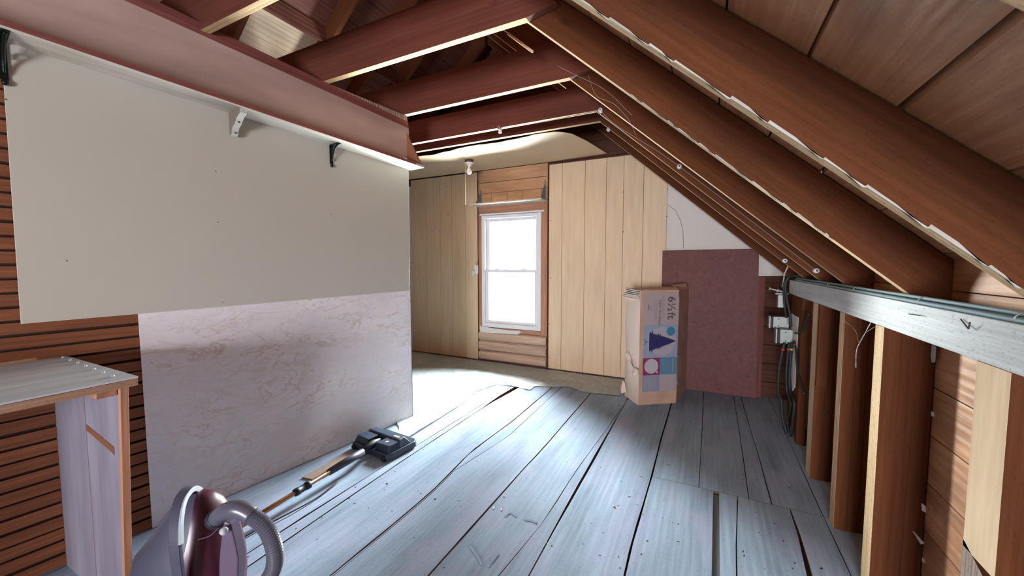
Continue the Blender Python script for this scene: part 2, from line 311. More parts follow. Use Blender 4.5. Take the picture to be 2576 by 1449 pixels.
def plank(fa, fb, wa, wb, y0, y1, n=None):
    n = n or max(2, int((y1-y0)/.22)); off = (random.random()*40, random.random()*40); A = []; B = []
    for i in range(n+1):
        y = y0+(y1-y0)*i/n; j = random.uniform(-.0015, .0015); k = random.uniform(-.0015, .0015)
        A.append(Vector((fa(y)+wa(y)/2+j, y, 0))); B.append(Vector((fb(y)-wb(y)/2+k, y, 0)))
    dn = Vector((0, 0, -.025))
    for i in range(n):
        fl.face([A[i], B[i], B[i+1], A[i+1]], (0, 1, 0), 0, off)
        fl.face([A[i], A[i+1], A[i+1]+dn, A[i]+dn], (0, 1, 0), 1, off); fl.face([B[i+1], B[i], B[i]+dn, B[i+1]+dn], (0, 1, 0), 1, off)
    fl.face([A[0], B[0], B[0]+dn, A[0]+dn], None, 1); fl.face([A[n], B[n], B[n]+dn, A[n]+dn], None, 1)
c_ = lambda v: (lambda y: v)
kk = lambda v: (lambda y: v)
wA = lambda y: .005+.007*max(0, 1-abs(y-1.35)/.4)
w1 = lambda y: .008+(.045*max(0, min(1, (y-3.15)/.5)) if y > 3.15 else 0)
w3 = c_(.010); w4 = lambda y: .012+.006*math.sin(y*3); w5 = c_(.011)
Y0, Y1 = RY, 5.0
plank(kk(-5.6), kk(-5.1), c_(.004), c_(.006), Y0, Y1)
for a, b in ((-5.1, -4.65), (-4.65, -4.2), (-4.2, -3.78), (-3.78, -3.4), (-3.4, -3.0), (-3.0, -2.62)): plank(kk(a), kk(b), c_(.006), c_(.006), Y0, Y1)
plank(kk(-2.62), lambda y: min(gA(y)-.17, -2.2), c_(.006), c_(.007), Y0, Y1)
plank(lambda y: min(gA(y)-.17, -2.2), gA, c_(.007), wA, Y0, Y1, 40)
plank(gA, g1, wA, w1, Y0, Y1, 50)
plank(g1, g2, w1, c_(.010), Y0, Y1, 50)
plank(g2, g25, c_(.010), c_(.005), Y0, Y1); plank(g25, g3, c_(.005), w3, Y0, Y1)
plank(g3, g35, w3, c_(.004), Y0, Y1); plank(g35, g4, c_(.004), w4, Y0, Y1)
plank(g4, g5, w4, w5, Y0, Y1)
plank(g5, g7, w5, c_(.005), SEAM+.003, Y1); plank(g7, g8, c_(.005), c_(.005), SEAM+.003, Y1); plank(g8, g9, c_(.005), c_(.006), SEAM+.003, Y1)
plank(g9, kk(.62), c_(.006), c_(.004), SEAM+.003, Y1); plank(kk(.62), kk(.95), c_(.004), c_(.004), SEAM+.003, Y1)
plank(g5, h1, w5, c_(.034), Y0, SEAM); plank(h1, h2, c_(.034), c_(.006), 1.2, SEAM); plank(h2, h3, c_(.006), lambda y: .006+.02*max(0, min(1, (2.6-y)/.6)), 1.2, SEAM)
plank(h1, h3, c_(.034), c_(.02), Y0, 1.197)
plank(h3, kk(.62), lambda y: .006+.02*max(0, min(1, (2.6-y)/.6)), c_(.004), Y0, SEAM); plank(kk(.62), kk(.95), c_(.004), c_(.004), Y0, SEAM)
fl.box(-5.8, 1.1, RY-.1, 5.1, -.12, -.03, m=2); fl.box(.045, .11, RY, SEAM-.01, -.028, -.014, m=3)
floor = struct(fl.build('floor', ['floor_paint', 'floor_edge', 'wall_dark', 'steel_blue']))
# ---- roof decks
cl = MB()
xs = [.95, .775, .59, .403, .2205, .03, -.165]+[-.165-.19*k for k in range(1, 13)]+[RX]
for a, b in zip(xs, xs[1:]):                     # right slope boards, split lengthwise
    g = .007 if abs(a-.403) < .01 else (.004 if abs(a-.22) < .01 else .003)
    gb = .007 if abs(b-.403) < .01 else (.004 if abs(b-.22) < .01 else .003)
    for y0, y1 in ((RY, .1), (.1, 5.0)):
        q = [(a-g, DK-T*(a-g)), (b+gb, DK-T*(b+gb))]
        cl.prism([(q[0][0], y0, q[0][1]), (q[1][0], y0, q[1][1]), (q[1][0], y1, q[1][1]), (q[0][0], y1, q[0][1])], (0, 0, .03), (0, 1, 0), 0)
k = -5.75
while k < RX-.05:                                 # left slope
    e = min(k+.19, RX); off = random.choice([0, 0, 0])
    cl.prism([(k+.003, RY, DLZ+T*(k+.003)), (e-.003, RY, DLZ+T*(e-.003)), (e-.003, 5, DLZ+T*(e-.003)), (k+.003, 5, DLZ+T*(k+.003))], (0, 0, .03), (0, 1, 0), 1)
    k += .19
zr = DK-T*RX
cl.prism([(1.3, RY, DK-T*1.3+.05), (RX, RY, zr+.05), (RX, 5, zr+.05), (1.3, 5, DK-T*1.3+.05)], (0, 0, .05), (0, 1, 0), 2)
cl.prism([(-6.2, RY, DLZ-T*6.2+.05), (RX, RY, zr+.05), (RX, 5, zr+.05), (-6.2, 5, DLZ-T*6.2+.05)], (0, 0, .05), (0, 1, 0), 2)
struct(cl.build('ceiling', ['deck_wood', 'dark_deck', 'dark']))
# ---- knee wall sheathing, right and left
wr = MB(); y = RY
z = -.03
while z < 1.45:
    wr.box(.80, .83, RY, 5.0, z+.004, min(z+.19, 1.45), (0, 1, 0)); z += .19
wr.box(.835, .90, RY, 5.0, -.05, 1.46, m=1)
struct(wr.build('wall_right', ['deck_wood', 'dark']))
wl = MB(); wl.box(-5.45, -5.35, RY, 5.0, -.05, 2.02); struct(wl.build('wall_left', 'wall_dark'))
# ---- gable wall with window hole (horizontal boards)
WX0, WX1, WZ0, WZ1 = -2.872, -1.945, .525, 2.075
gb = MB(); z = -.03
def zt(x): return min(DK-T*x, DLZ+T*x)+.05
while z < 4.4:
    z1 = min(z+.195, 4.5)
    xl = max(-5.5, (z-DLZ)/T-.0); xr = min(.95, (DK-z)/T)
    for a, b in ((xl, WX0), (WX1, xr)) if (z1 > WZ0+.1 and z < WZ1-.05) else ((xl, xr),):
        if b > a+.05: gb.box(a, b, GY+.01, GY+.04, z+.003, z1-.003, (1, 0, 0))
    z += .195
for a in ([(-5.6, WX0, -.05, 4.6), (WX1, 1.0, -.05, 4.6), (WX0, WX1, -.05, WZ0), (WX0, WX1, WZ1, 4.6)]):
    gb.box(a[0], a[1], GY+.045, GY+.16, a[2], a[3], m=1)
struct(gb.build('wall_back', ['shaded_sheathing', 'dark']))
# ---- near gable behind the viewer, with an added unseen window for fill daylight
rg = MB()
for a in ([(-5.6, RWX0, -.05, 4.6), (RWX1, 1.0, -.05, 4.6), (RWX0, RWX1, -.05, RWZ0), (RWX0, RWX1, RWZ1, 4.6)]):
    rg.box(a[0], a[1], RY-.1, RY, a[2], a[3])
struct(rg.build('wall_front', 'board_tan'))
rw = MB()
for a in (RWX0, (RWX0+RWX1)/2-.02, RWX1-.04): rw.box(a, a+.04, RY-.08, RY-.02, RWZ0, RWZ1)
for a in (RWZ0, (RWZ0+RWZ1)/2-.02, RWZ1-.04): rw.box(RWX0, RWX1, RY-.08, RY-.02, a, a+.04)
w2 = struct(rw.build('fill_window', 'vinyl')); gg = MB(); gg.box(RWX0, RWX1, RY-.052, RY-.048, RWZ0, RWZ1); gg.build('pane', 'dim_glass', w2)
# ---- far window
def vx(px, py=680, d=GY): return ony(px, py, d).x
def vz(px, py, d=GY): return ony(px, py, d).z
wf = MB()
fy0, fy1 = GY-.015, GY+.09
fx0, fx1, fz0, fz1 = -2.865, -1.955, .50, 2.075
for (a, b, c, d) in ((fx0, fx0+.055, fz0, fz1), (fx1-.055, fx1, fz0, fz1), (fx0+.055, fx1-.055, fz1-.045, fz1), (fx0+.055, fx1-.055, fz0, fz0+.06)): wf.box(a, b, fy0, fy1, c, d)
win = struct(wf.build('window_1', 'vinyl', bevel=.004))
zm = 1.30
def sash(z0, z1, yy, nm):
    m = MB(); a, b = fx0+.055, fx1-.055
    for (p, q, c, d) in ((a, a+.045, z0, z1), (b-.045, b, z0, z1), (a+.045, b-.045, z1-.04, z1), (a+.045, b-.045, z0, z0+.04)): m.box(p, q, yy, yy+.03, c, d)
    o = m.build('sash', 'vinyl', win, bevel=.003); g = MB(); g.box(a+.04, b-.04, yy+.012, yy+.016, z0+.03, z1-.03); g.build('pane', 'glass', o)
sash(zm-.03, fz1-.045, GY+.045, 'u'); sash(fz0+.06, zm+.02, GY+.01, 'l')
for x in (-2.62, -2.2):
    m = MB(); m.box(x-.035, x+.035, GY-.015, GY+.02, zm+.018, zm+.035); m.build('sash_lock', 'vinyl', win, bevel=.004)
# outdoors, far beyond the far window
nh = MB(); nh.prism([(-9.5, 12, -3), (-7.6, 12, -3), (-7.6, 12, 2.2), (-9.5, 12, 3.0)], (0, 5, 0)); nh = tag(nh.build('neighbor_house', 'roof_far'), 'pale house wall glimpsed through the far window, washed out by daylight', 'house')
m = MB(); m.prism([(-7.2, 11.8, 1.0), (-5.6, 11.8, 6.0), (-5.0, 11.8, 6.0), (-5.0, 11.8, 4.0), (-6.9, 11.8, .8)], (0, 5.2, 0)); m.build('roof', 'tree_far', nh)

# ================================================================= WOODEN FRAME
YR = [(-3.0, 'x'), (-2.4, 'x'), (-1.7, 'x'), (-.75, 'x'), (-.1, 'x'), (.57, 'near'), (1.28, '1'), (1.99, '2'), (2.72, '3'), (3.26, '4'), (3.72, '5'), (4.45, '6')]
RL = {.57: 'heavy brown rafter at the upper right corner, nearest the viewer', 1.28: 'broad brown rafter with splintered pale lower edge crossing the upper right corner',
      1.99: 'brown sloping rafter meeting the longest ceiling joist, second from the near right corner', 2.72: 'brown sloping rafter in the middle of the right slope, above the thickly painted wall plate',
      3.26: 'brown rafter with porcelain knobs and an old wire along its side', 3.72: 'thin looking far brown rafter beside the tan ceiling sheet, above the electrical boxes', 4.45: 'last dark rafter tucked against the panelled far wall'}
XF = .80
for y, k in YR:
    r = MB(); th = .045; y0, y1 = y-th/2, y+th/2
    xt = RX+.02
    pts = [(XF, y0, 1.90-T*XF), (XF, y0, DK-T*XF), (xt, y0, DK-T*xt), (xt, y0, 1.90-T*xt)]
    pts[0] = (.71, y0, 1.265); pts.insert(1, (XF-.002, y0, 1.265)); pts[2] = (XF-.002, y0, DK-T*XF-.004); pts[3] = (xt, y0, DK-T*xt-.004)
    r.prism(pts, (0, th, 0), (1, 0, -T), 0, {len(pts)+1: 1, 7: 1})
    o = r.build('rafter', ['rafter_wood', 'lit_edge_wood'], bevel=.002)
    tag(o, RL.get(y, 'brown rafter of the right slope behind the viewer'), 'rafter', 'rafters of the right roof slope')
    l = MB(); xe = -5.34
    l.prism([(xe, y0, DLZ+T*xe-.23), (xe, y0, DLZ+T*xe-.004), (RX-.02, y0, DLZ+T*(RX-.02)-.004), (RX-.02, y0, DLZ+T*(RX-.02)-.23)], (0, th, 0), (1, 0, T))
    o = l.build('rafter', 'rafter_wood'); tag(o, 'dark rafter of the left roof slope, seen in the shadows over the partition', 'rafter', 'rafters of the left roof slope')
# splintered lath edge stuck to the nearest broad rafter and the next
for (yy, x0, x1, nm) in ((1.255, -.42, .62, 'splintered pale wood strip along the lower edge of the near broad rafter'), (1.965, -.35, .45, 'thin pale plaster splinters along the second rafter lower edge')):
    s = MB(); x = x0
    while x < x1-.02:
        ln = random.uniform(.05, .16); h = random.uniform(.002, .010 if yy < 1.5 else .004); zb = 1.90-T*x; e = min(x+ln, x1); ze = 1.90-T*e
        s.prism([(x, yy, zb-.001), (e, yy, ze-.001), (e-.01, yy, ze+h*.5), ((x+e)/2, yy, (zb+ze)/2+h), (x+.005, yy, zb+h*.6)], (0, .006, 0), (1, 0, -T)); x = e-.004
    tag(s.build('wood_strip', 'white_worn'), nm, 'splinter')
# ties
JL = {.52: 'nearest ceiling joist, only its end showing above the partition at the top', 1.22: 'second ceiling joist, a short pinkish underside above the partition near the top edge', 1.9425: 'largest ceiling joist with bright tan underside and slanted right end',
      2.6725: 'reddish brown ceiling joist with swirling grain, behind the largest one', 3.2125: 'ceiling joist carrying porcelain knobs and an old wire on its side', 3.80: 'dark ceiling joist at the edge of the tan ceiling sheet', 4.35: 'ceiling joist above the tan ceiling sheet'}
for y in (-1.75, -.8, 1.2325, 1.9425, 2.6725, 3.2125, 3.665):
    j = MB(); y0, y1 = y-.0225, y+.0225; z0, z1 = 2.69, 2.965
    if abs(y-3.2125) < .01: z0, z1 = 2.645, 2.87
    if abs(y-3.665) < .01: z0, z1 = 2.72, 2.93
    xr0 = (1.90-z0)/T; xr1 = (DK-z1)/T-.01; xl0 = -5.25+(z0-(DLZ-.23-T*5.2))*0
    xl = (z1-DLZ)/T+.02
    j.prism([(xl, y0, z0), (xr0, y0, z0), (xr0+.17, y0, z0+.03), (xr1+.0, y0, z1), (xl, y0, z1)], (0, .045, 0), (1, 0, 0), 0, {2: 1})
    o = j.build('ceiling_joist', ['joist_wood', 'lit_edge_wood'], bevel=.0015)
    tag(o, JL.get(y, JL.get(1.22) if abs(y-1.2325) < .01 else ('dark far joist with a tan lower edge right of the curled ceiling sheet' if y > 3.6 else 'ceiling joist out of view above the table')), 'joist', 'ceiling joists')
# knee wall
pl = MB()
pl.box(.64, .78, -3.9, 4.02, 1.147, 1.262, (0, 1, 0)); plate = pl.build('wall_plate', 'plate_wood', bevel=.003)
tag(plate, 'long pale weathered timber plate on top of the low right wall', 'beam')
# bent nails and cracks on the plate
for px, py, q in ((2290, 790, ((2290, 790), (2325, 794))), (2425, 800, ((2422, 803), (2450, 828), (2462, 812)))):
    m = MB(); pts = [onx(*p, .64)+Vector((-.004-.006*i, 0, 0)) for i, p in enumerate(q)]; m.tube(pts, .0018, 6); tag(m.build('bent_nail', 'nail'), 'bent dark nail in the pale plate, V shaped' if len(q) > 2 else 'dark nail lying flat against the pale plate', 'nail')
def stud(y0, y1, label, mat='rafter_wood', x0=.64, face='lit_edge_wood', extra=True, top=1.147, depth=.795):
    m = MB(); n = 10; L = []; Rr = []
    d = .045
    m.box(x0, x0+.055, y0, y1, 0, top, (0, 0, 1), 0, {5: 1})
    o = m.build('wall_stud', [mat, face], bevel=.002); tag(o, label, 'stud', 'studs of the low right wall')
    if extra:
        m = MB(); m.box(x0+.056, x0+.098, y0+.004, y1, 0, top, (0, 0, 1)); m.build('backing_board', mat, o)
        m = MB(); m.box(x0+.099, depth, y0+.010, y1, 0, top, (0, 0, 1)); m.build('backing_board', mat, o)
    return o
stud(3.05, 3.17, 'stud with a short block near its top, farthest of the pale edged studs', face='new_pine')
stud(2.52, 2.60, 'narrow clean pale edged stud between its two neighbours, in the middle of the low wall', face='lit_edge_wood')
stud(2.03, 2.12, 'low wall stud with a ragged splintered pale edge, beside the open boarded bay', face='lit_edge_wood')
m = MB(); m.box(.645, .70, 3.03, 3.049, .62, 1.14, (0, 0, 1)); tag(m.build('wood_block', 'rafter_wood'), 'short brown block nailed to the upper side of the farthest pale edged stud', 'block')
# near stud: new pine over weathered wood
m = MB(); m.box(.64, .685, 1.31, 1.44, .64, 1.147, (0, 0, 1), 1, {5: 0}); o = m.build('wall_stud', ['new_pine', 'rafter_wood'], bevel=.002)
tag(o, 'nearest stud of the low right wall, new yellow pine above and grey weathered wood below', 'stud', 'studs of the low right wall')
m = MB(); m.prism([(.64, 1.31, 0), (.64, 1.44, 0), (.64, 1.44, .66), (.64, 1.31, .60)], (.045, 0, 0), (0, 0, 1), 1, {0: 0, 1: 0}); m.build('lower_post', ['weathered', 'rafter_wood'], o, label='grey weathered lower half')
m = MB(); m.box(.687, .795, 1.32, 1.44, 0, 1.147, (0, 0, 1)); m.build('backing_board', 'rafter_wood', o)
for y in (.75, .1, -.6, -1.6, -2.6): stud(y, y+.05, 'stud of the low right wall behind the viewer')
stud(3.60, 3.66, 'brown square edged stud of the low wall beside the black cables', x0=.66, face='rafter_wood', extra=False, depth=.79)
stud(3.96, 4.01, 'end stud of the low wall behind the grey electrical boxes', x0=.66, face='rafter_wood', extra=False)
# pale painted patch board behind the cables
m = MB(); m.prism([(.655, 3.98, .98), (.655, 3.70, .98), (.655, 3.71, .42), (.655, 3.80, .36), (.655, 3.90, .5), (.655, 3.99, .44)], (.004, 0, 0)); 
m2 = MB(); m2.box(.66, .70, 3.66, 3.955, .05, 1.14, (0, 0, 1)); o = m2.build('backing_board', 'rafter_wood'); tag(o, 'brown board behind the electrical boxes with a torn white painted patch', 'board'); m.build('paint_patch', 'drywall', o)
# white plaster chips on knee wall
for px, py, s_ in ((2650-300, 890, 1), (2348, 1042, .6), (2325, 1278, .9), (2325, 1410, .5), (2310, 1353, 1)):
    c = onx(px, py, .785 if px > 2330 else .77); m = MB()
    if py == 890: pts = [(0, .012, .035), (0, -.012, .03), (0, -.012, -.03), (0, .006, -.035), (0, .014, -.01)]
    elif py == 1353: pts = [(0, .05, .004), (0, -.05, .012), (0, -.03, -.006)]
    else: pts = [(0, .014*s_, .012*s_), (0, -.012*s_, .016*s_), (0, -.016*s_, -.01*s_), (0, .006*s_, -.016*s_)]
    m.prism([c+Vector(p) for p in pts], (-.004, 0, 0))
    tag(m.build('plaster_chip', 'paper'), {890: 'curled cream paper scrap under the pale plate', 1042: 'small white plaster chip at mid height on the low wall', 1278: 'round white plaster chip low on the boarded bay', 1410: 'tiny white plaster chip near the bottom of the boarded bay', 1353: 'long thin white splinter low in the boarded bay'}[py], 'plaster')

# ================================================================= PARTITION
PY0, PY1 = -2.2, 2.69
pw = MB(); z = .01; g_ = tuple(WY)
while z < 2.62:
    ys = [PY0, random.uniform(-1, -.4), .38+random.uniform(-.03, .03) if z < .8 else 1.2, PY1]
    ys.sort()
    for a, b in zip(ys, ys[1:]):
        dz = random.uniform(-.004, .004)
        A = [W(a+.003, z+dz, -.008), W(b-.003, z-dz, -.008), W(b-.003, z-dz, 0), W(a+.003, z+dz, 0)]
        pw.hexa(A, [p+Vector((0, 0, .049)) for p in A], g_)
    z += .0605
part = struct(pw.build('wall_partition', ['lath_wood', 'dark']))
bk = MB(); bk.wbox(PY0, PY1, 0, 2.66, -.12, -.03); bk.wbox(PY1-.05, PY1, 0, 2.66, -.03, -.009); bk.build('wall_core', 'wall_dark', part)
def sheet(name, pix, o0, o1, mat, label, cat, parent=None):
    m = MB(); m.prism([onw(*p, o0) for p in pix], WN*(o1-o0), g_); ob = m.build(name, mat, parent)
    if label: tag(ob, label, cat)
    return ob
m = MB(); ma_, mb_ = onw(383, 1330, .001), onw(1037, 1049, .001)
pm = [onw(383, 1330, .001), onw(1037, 1049, .001), onw(1031, 731, .001), onw(347, 791, .001)]
pm[0].z = .004; pm[1].z = .004; pm[2].z = max(pm[2].z, 1.17); pm[3].z += .03
m.prism(pm, WN*.006, g_); o = m.build('marble_panel', ['marble_sheet']); tag(o, 'large marble patterned hardboard sheet on the lower partition, over the lath', 'panel')
m = MB(); m.prism([pm[1], pm[2], pm[2]+WY*.004, pm[1]+WY*.004], WN*.007, (0, 0, 1)); m.build('raw_edge', 'wall_dark', o)
m = MB(); pp = [onw(52, 815, .008), onw(1030, 731, .008), onw(1027, 425, .008), onw(0, 90, .008)]
m.prism(pp, WN*.006, g_); o = m.build('white_panel', 'hardboard', bevel=.0015); tag(o, 'large blank white hardboard panel on the upper partition, below the long shelf', 'panel')
for px, py in ((543, 431), (548, 559), (168, 656), (833, 540), (840, 549), (1012, 466), (15, 250), (560, 760)):
    m = MB(); c = onw(px, py, .0135); m.lathe(c, WN, [(0, .003), (.0015, .0025), (.002, 0)], 8); m.build('nail_head', 'nail', o)
# fascia, plates
m = MB(); fp = [onw(-60, 10, .002), onw(900, 352, .002), onw(1012, 392, .002), onw(1025, 322, .002), onw(320, 0, .002)]; fp[0] = W(.30, 2.40, .002)
m.prism([W(-1.2, 2.40, .002), W(.53, 2.40, .002), W(2.18, 2.335, .002), W(2.69, 2.315, .002), W(2.69, 2.583, .002), W(1.40, 2.655, .002), W(-1.2, 2.80, .002)], WN*.008, g_)
tag(m.build('fascia_board', 'fascia'), 'fascia board above the long shelf on the partition, shade and red bounce painted in', 'board')
m = MB(); m.prism([W(-1.2, 2.80, -.05), W(2.69, 2.585, -.05), W(2.69, 2.612, -.05), W(-1.2, 2.845, -.05)], WN*.057, g_); 
tag(m.build('trim_board', 'plate_brown', bevel=.002), 'lower dark red timber strip running along the top of the partition', 'beam')
m = MB(); m.prism([W(-1.2, 2.847, -.05), W(2.69, 2.614, -.05), W(2.69, 2.640, -.05), W(-1.2, 2.895, -.05)], WN*.054, g_)
tag(m.build('trim_board', 'plate_brown', bevel=.002), 'upper dark red timber strip on top of the partition, under the joists', 'beam')
m = MB(); A = [W(1.99, 2.66, -.02), W(2.68, 2.642, -.02), W(2.68, 2.688, -.02), W(1.99, 2.688, -.02)]; m.prism(A, WN*.022, (0, 0, 1))
tag(m.build('blocking_board', 'weathered'), 'rough sawn tan block with ribbed face on the partition top, near its far end', 'block')
# shelf
def shz(y): return 2.335-.0415*y
SD = .185
m = MB(); m.prism([W(-1.0, shz(-1.0), .015), W(2.70, shz(2.70), .015), W(2.70, shz(2.70), SD), W(-1.0, shz(-1.0), SD)], (0, 0, .018), g_)
sh = m.build('wall_shelf', 'white_worn'); tag(sh, 'long narrow wall shelf with worn white underside above the white panel', 'shelf')
m = MB(); m.prism([W(-1.0, shz(-1)+.001, SD+.0005), W(2.60, shz(2.6)+.001, SD+.0005), W(2.60, shz(2.6)+.022, SD+.0005), W(-1.0, shz(-1)+.022, SD+.0005)], WN*.004, g_); m.build('front_edge', 'plate_brown', sh, label='thin dark brown front edge')
# gusset at the end
m = MB(); m.prism([W(2.665, shz(2.665)+.019, .012), W(2.665, shz(2.665)+.019, SD-.002), W(2.665, 2.53, .012)], WY*.012); tag(m.build('end_gusset', 'gusset'), 'brown plywood triangle standing on the far end of the long shelf', 'bracket')
# iron brackets
def iron(y, h, d, label):
    zt_ = shz(y)-.001; m = MB(); a = lambda o, z: W(y, z, o)
    m.wbox(y-.012, y+.012, zt_-.006, zt_, .016, d); m.wbox(y-.011, y+.011, zt_-h, zt_-.006, .015, .021)
    br = smooth_path([a(d-.015, zt_-.008), a(d*.62, zt_-.022), a(.045, zt_-h*.5), a(.026, zt_-h*.85)], 6); m.tube(br, .0055, 8)
    br = smooth_path([a(d*.7, zt_-.008), a(d*.38, zt_-.03), a(.03, zt_-h*.45)], 6); m.tube(br, .003, 6)
    for cy, cz, rr in ((d*.42, zt_-.03, .016), (.045, zt_-h*.36, .013)):
        m.tube([a(cy+math.cos(t)*rr, cz+math.sin(t)*rr) for t in [k*math.pi/5 for k in range(10)]], .003, 6)
    m.lathe(a(.024, zt_-h-.012), (0, 0, 1), [(-.012, 0), (-.009, .008), (0, .011), (.009, .008), (.013, .004)], 12)
    tag(m.build('iron_bracket', 'black_iron'), label, 'bracket', 'iron brackets under the long shelf')
iron(.53, .155, .16, 'black ornate iron bracket under the shelf at the far left edge')
iron(1.955, .135, .12, 'small black ornate iron bracket under the shelf, near the far end of the white panel')
# wooden painted bracket
m = MB(); y = 1.325; zt_ = shz(y)-.001
prof = [(.0155, 0), (.165, 0), (.165, -.028), (.14, -.036), (.115, -.05), (.09, -.075), (.062, -.088), (.05, -.105), (.048, -.122), (.034, -.132), (.0155, -.128)]
A = [W(y, zt_+p[1], p[0]) for p in prof]; m.prism(A, WY*.035, None, 0, {0: 1, 1: 1})
wb = m.build('wooden_bracket', ['bracket_paint', 'bracket_side'], bevel=.003); tag(wb, 'scroll cut pale painted wooden bracket in the middle of the long shelf', 'bracket')
for o_, z_ in ((.1, -.066), (.052, -.118)):
    m = MB(); m.lathe(W(y+.017, zt_+z_+.001, o_+.004), (.6, -.1, -.8), [(-.001, .005), (.003, .004), (.0035, 0)], 8); m.build('screw_hole', 'black_iron', wb)

# ================================================================= FAR WALL PANELLING
def vsheet(name, x0, x1, z0, grooves, topf, label, mat='panel_wood', yy=GY-.004, t=.008):
    m = MB(); gs = [x0]+grooves+[x1]
    for a, b in zip(gs, gs[1:]):
        pts = []
        a2, b2 = a+(.0022 if a != x0 else 0), b-(.0022 if b != x1 else 0)
        cuts = [a2]+[c for c in (-.72, -.50) if a2 < c < b2]+[b2]
        pts = [(a2, yy, z0), (b2, yy, z0)]+[(c, yy, topf(c)) for c in cuts[::-1]]
        m.prism(pts, (0, -t, 0), (0, 0, 1))
    m.box(x0+.002, x1-.002, yy+.0005, yy+.004, z0+.005, min(topf(x0), topf(x1))-.05, m=1)
    o = m.build(name, [mat, 'wall_dark']); tag(o, label, 'panel'); return o
gl_ = [vx(p) for p in (1076, 1110, 1139, 1172)]
lp = vsheet('wood_paneling', -4.145, -2.935, .015, gl_, lambda x: 2.69, 'yellow grooved wood panel sheet left of the far window')
gr_ = [vx(p, 600) for p in (1414, 1471, 1524, 1567, 1617)]
rp = vsheet('wood_paneling', -1.842, -.42, .015, gr_, lambda x: 2.67 if x < -.72 else (2.67-(x+.72)*1.0 if x < -.5 else 2.45-(x+.5)*1.3), 'wide yellow grooved wood panel sheet right of the far window, behind the box')
for o, l in ((lp, ((1104, 430), (1088, 582), (1126, 470), (1127, 540), (1133, 657), (1133, 700), (1136, 876), (1128, 537))), (rp, ((1568, 483), (1568, 583), (1385, 555), (1386, 700), (1382, 815), (1677, 545), (1679, 475), (1381, 900)))):
    for px, py in l:
        m = MB(); m.lathe(ony(px, py, GY-.0125), (0, -1, 0), [(0, .006), (.001, .005), (.0015, 0)], 8); m.build('nail_head', 'nail', o)
# boards above the window
m = MB(); xa, xb = -2.915, -1.865
for (z0, z1) in ((2.535, 2.70), (2.385, 2.53), ): m.box(xa, xb, GY-.012, GY-.002, z0, z1-.002, (1, 0, 0))
xx = [xa, -2.70, -2.45, -2.22, -1.95, xb]
for a, b in zip(xx, xx[1:]): m.box(a+.002, b-.002, GY-.012, GY-.002, 2.235, 2.380, (1, 0, 0))
tag(m.build('header_boards', 'board_tan'), 'tan horizontal panel offcuts above the far window', 'panel')
m = MB(); m.box(xa, xb, GY-.014, GY-.002, 2.10, 2.232, (1, 0, 0)); m.box(xa, fx0-.004, GY-.014, GY-.002, .44, 2.098, (0, 0, 1)); m.box(fx1+.004, xb, GY-.014, GY-.002, .44, 2.098, (0, 0, 1)); m.box(fx0, fx1, GY-.010, GY-.002, .44, .495, (1, 0, 0))
struct(m.build('trim_1', 'casing_wood'))
m = MB(); m.box(xa+.03, fx1+.05, GY-.035, GY-.016, 2.078, 2.10, (1, 0, 0)); tag(m.build('shade_rail', 'vinyl', bevel=.004), 'thin white rail across the top of the far window frame', 'rail')
# log siding
for i, (z0, z1) in enumerate(((.30, .435), (.155, .30), (.02, .155))):
    m = MB(); n = 8; pts = []
    for k in range(n+1):
        t_ = k/n; pts.append((xa+.005, GY-.002-.036*math.sqrt(max(0, 1-(2*t_-1)**2))**.8-.002, z0+.002+(z1-z0-.004)*t_))
    m.prism(pts[::-1]+[(xa+.005, GY, z0+.002), (xa+.005, GY, z1-.002)], (xb-xa-.01, 0, 0), (1, 0, 0))
    tag(m.build('log_siding_board', 'log_wood'), ('topmost', 'middle', 'lowest')[i]+' of the three rounded log boards below the far window', 'board', 'log boards below the far window')
m = MB(); pts = [(1207, 819), (1240, 826), (1280, 831), (1306, 832), (1312, 836), (1300, 842), (1270, 839), (1230, 838), (1208, 835)]
m.prism([ony(*p, GY-.03) for p in pts], (0, .004, 0)); tag(m.build('torn_paper', 'paper'), 'torn grey paper strip hanging under the far window', 'paper')
# shelf over window
m = MB(); ws0, ws1 = -2.93, -1.865
m.box(ws0, ws1, GY-.22, GY-.016, 2.205, 2.222, (1, 0, 0)); o = m.build('wall_shelf', 'white_worn', bevel=.002); tag(o, 'short white shelf right above the far window', 'shelf')
for x, h in ((-2.87, .21), (-1.90, .27)):
    m = MB(); m.prism([(x-.02, GY-.018, 2.223), (x+.02, GY-.018, 2.223), (x+.004, GY-.018, 2.223+h), (x-.004, GY-.018, 2.223+h)], (0, -.006, 0))
    m.prism([(x-.002, GY-.024, 2.223+h*.8), (x-.002, GY-.17, 2.224), (x-.002, GY-.024, 2.224)], (.004, 0, 0))
    tag(m.build('shelf_bracket', 'steel_blue'), 'blue grey steel bracket on the %s end of the shelf over the window' % ('left' if x < -2.5 else 'right'), 'bracket', 'steel brackets of the window shelf')
# outlet and plugged lamp, wire
m = MB(); c = ony(1198, 678, GY-.012); m.box(c.x-.035, c.x+.035, GY-.02, GY-.012, c.z-.06, c.z+.06); o = m.build('wall_outlet', 'vinyl', bevel=.003); tag(o, 'white outlet plate left of the far window', 'outlet')
m = MB(); c = ony(1194, 684, GY-.02); m.lathe(c+Vector((-.012, -.02, .0)), (0, 0, -1), [(-.02, 0), (-.018, .018), (0, .022), (.03, .02), (.045, .012), (.06, .012), (.065, 0)], 14); tag(m.build('night_light', 'porcelain'), 'small white plug-in lamp in the outlet beside the window', 'lamp')
m = MB(); m.tube(smooth_path([ony(*p, GY-.016) for p in ((1202, 436), (1203, 452), (1206, 470), (1204, 500), (1204, 560), (1204, 620), (1202, 655), (1200, 666))], 4), .003, 6); tag(m.build('wire', 'wire_grey'), 'thin grey wire running down from the ceiling to the outlet', 'wire')
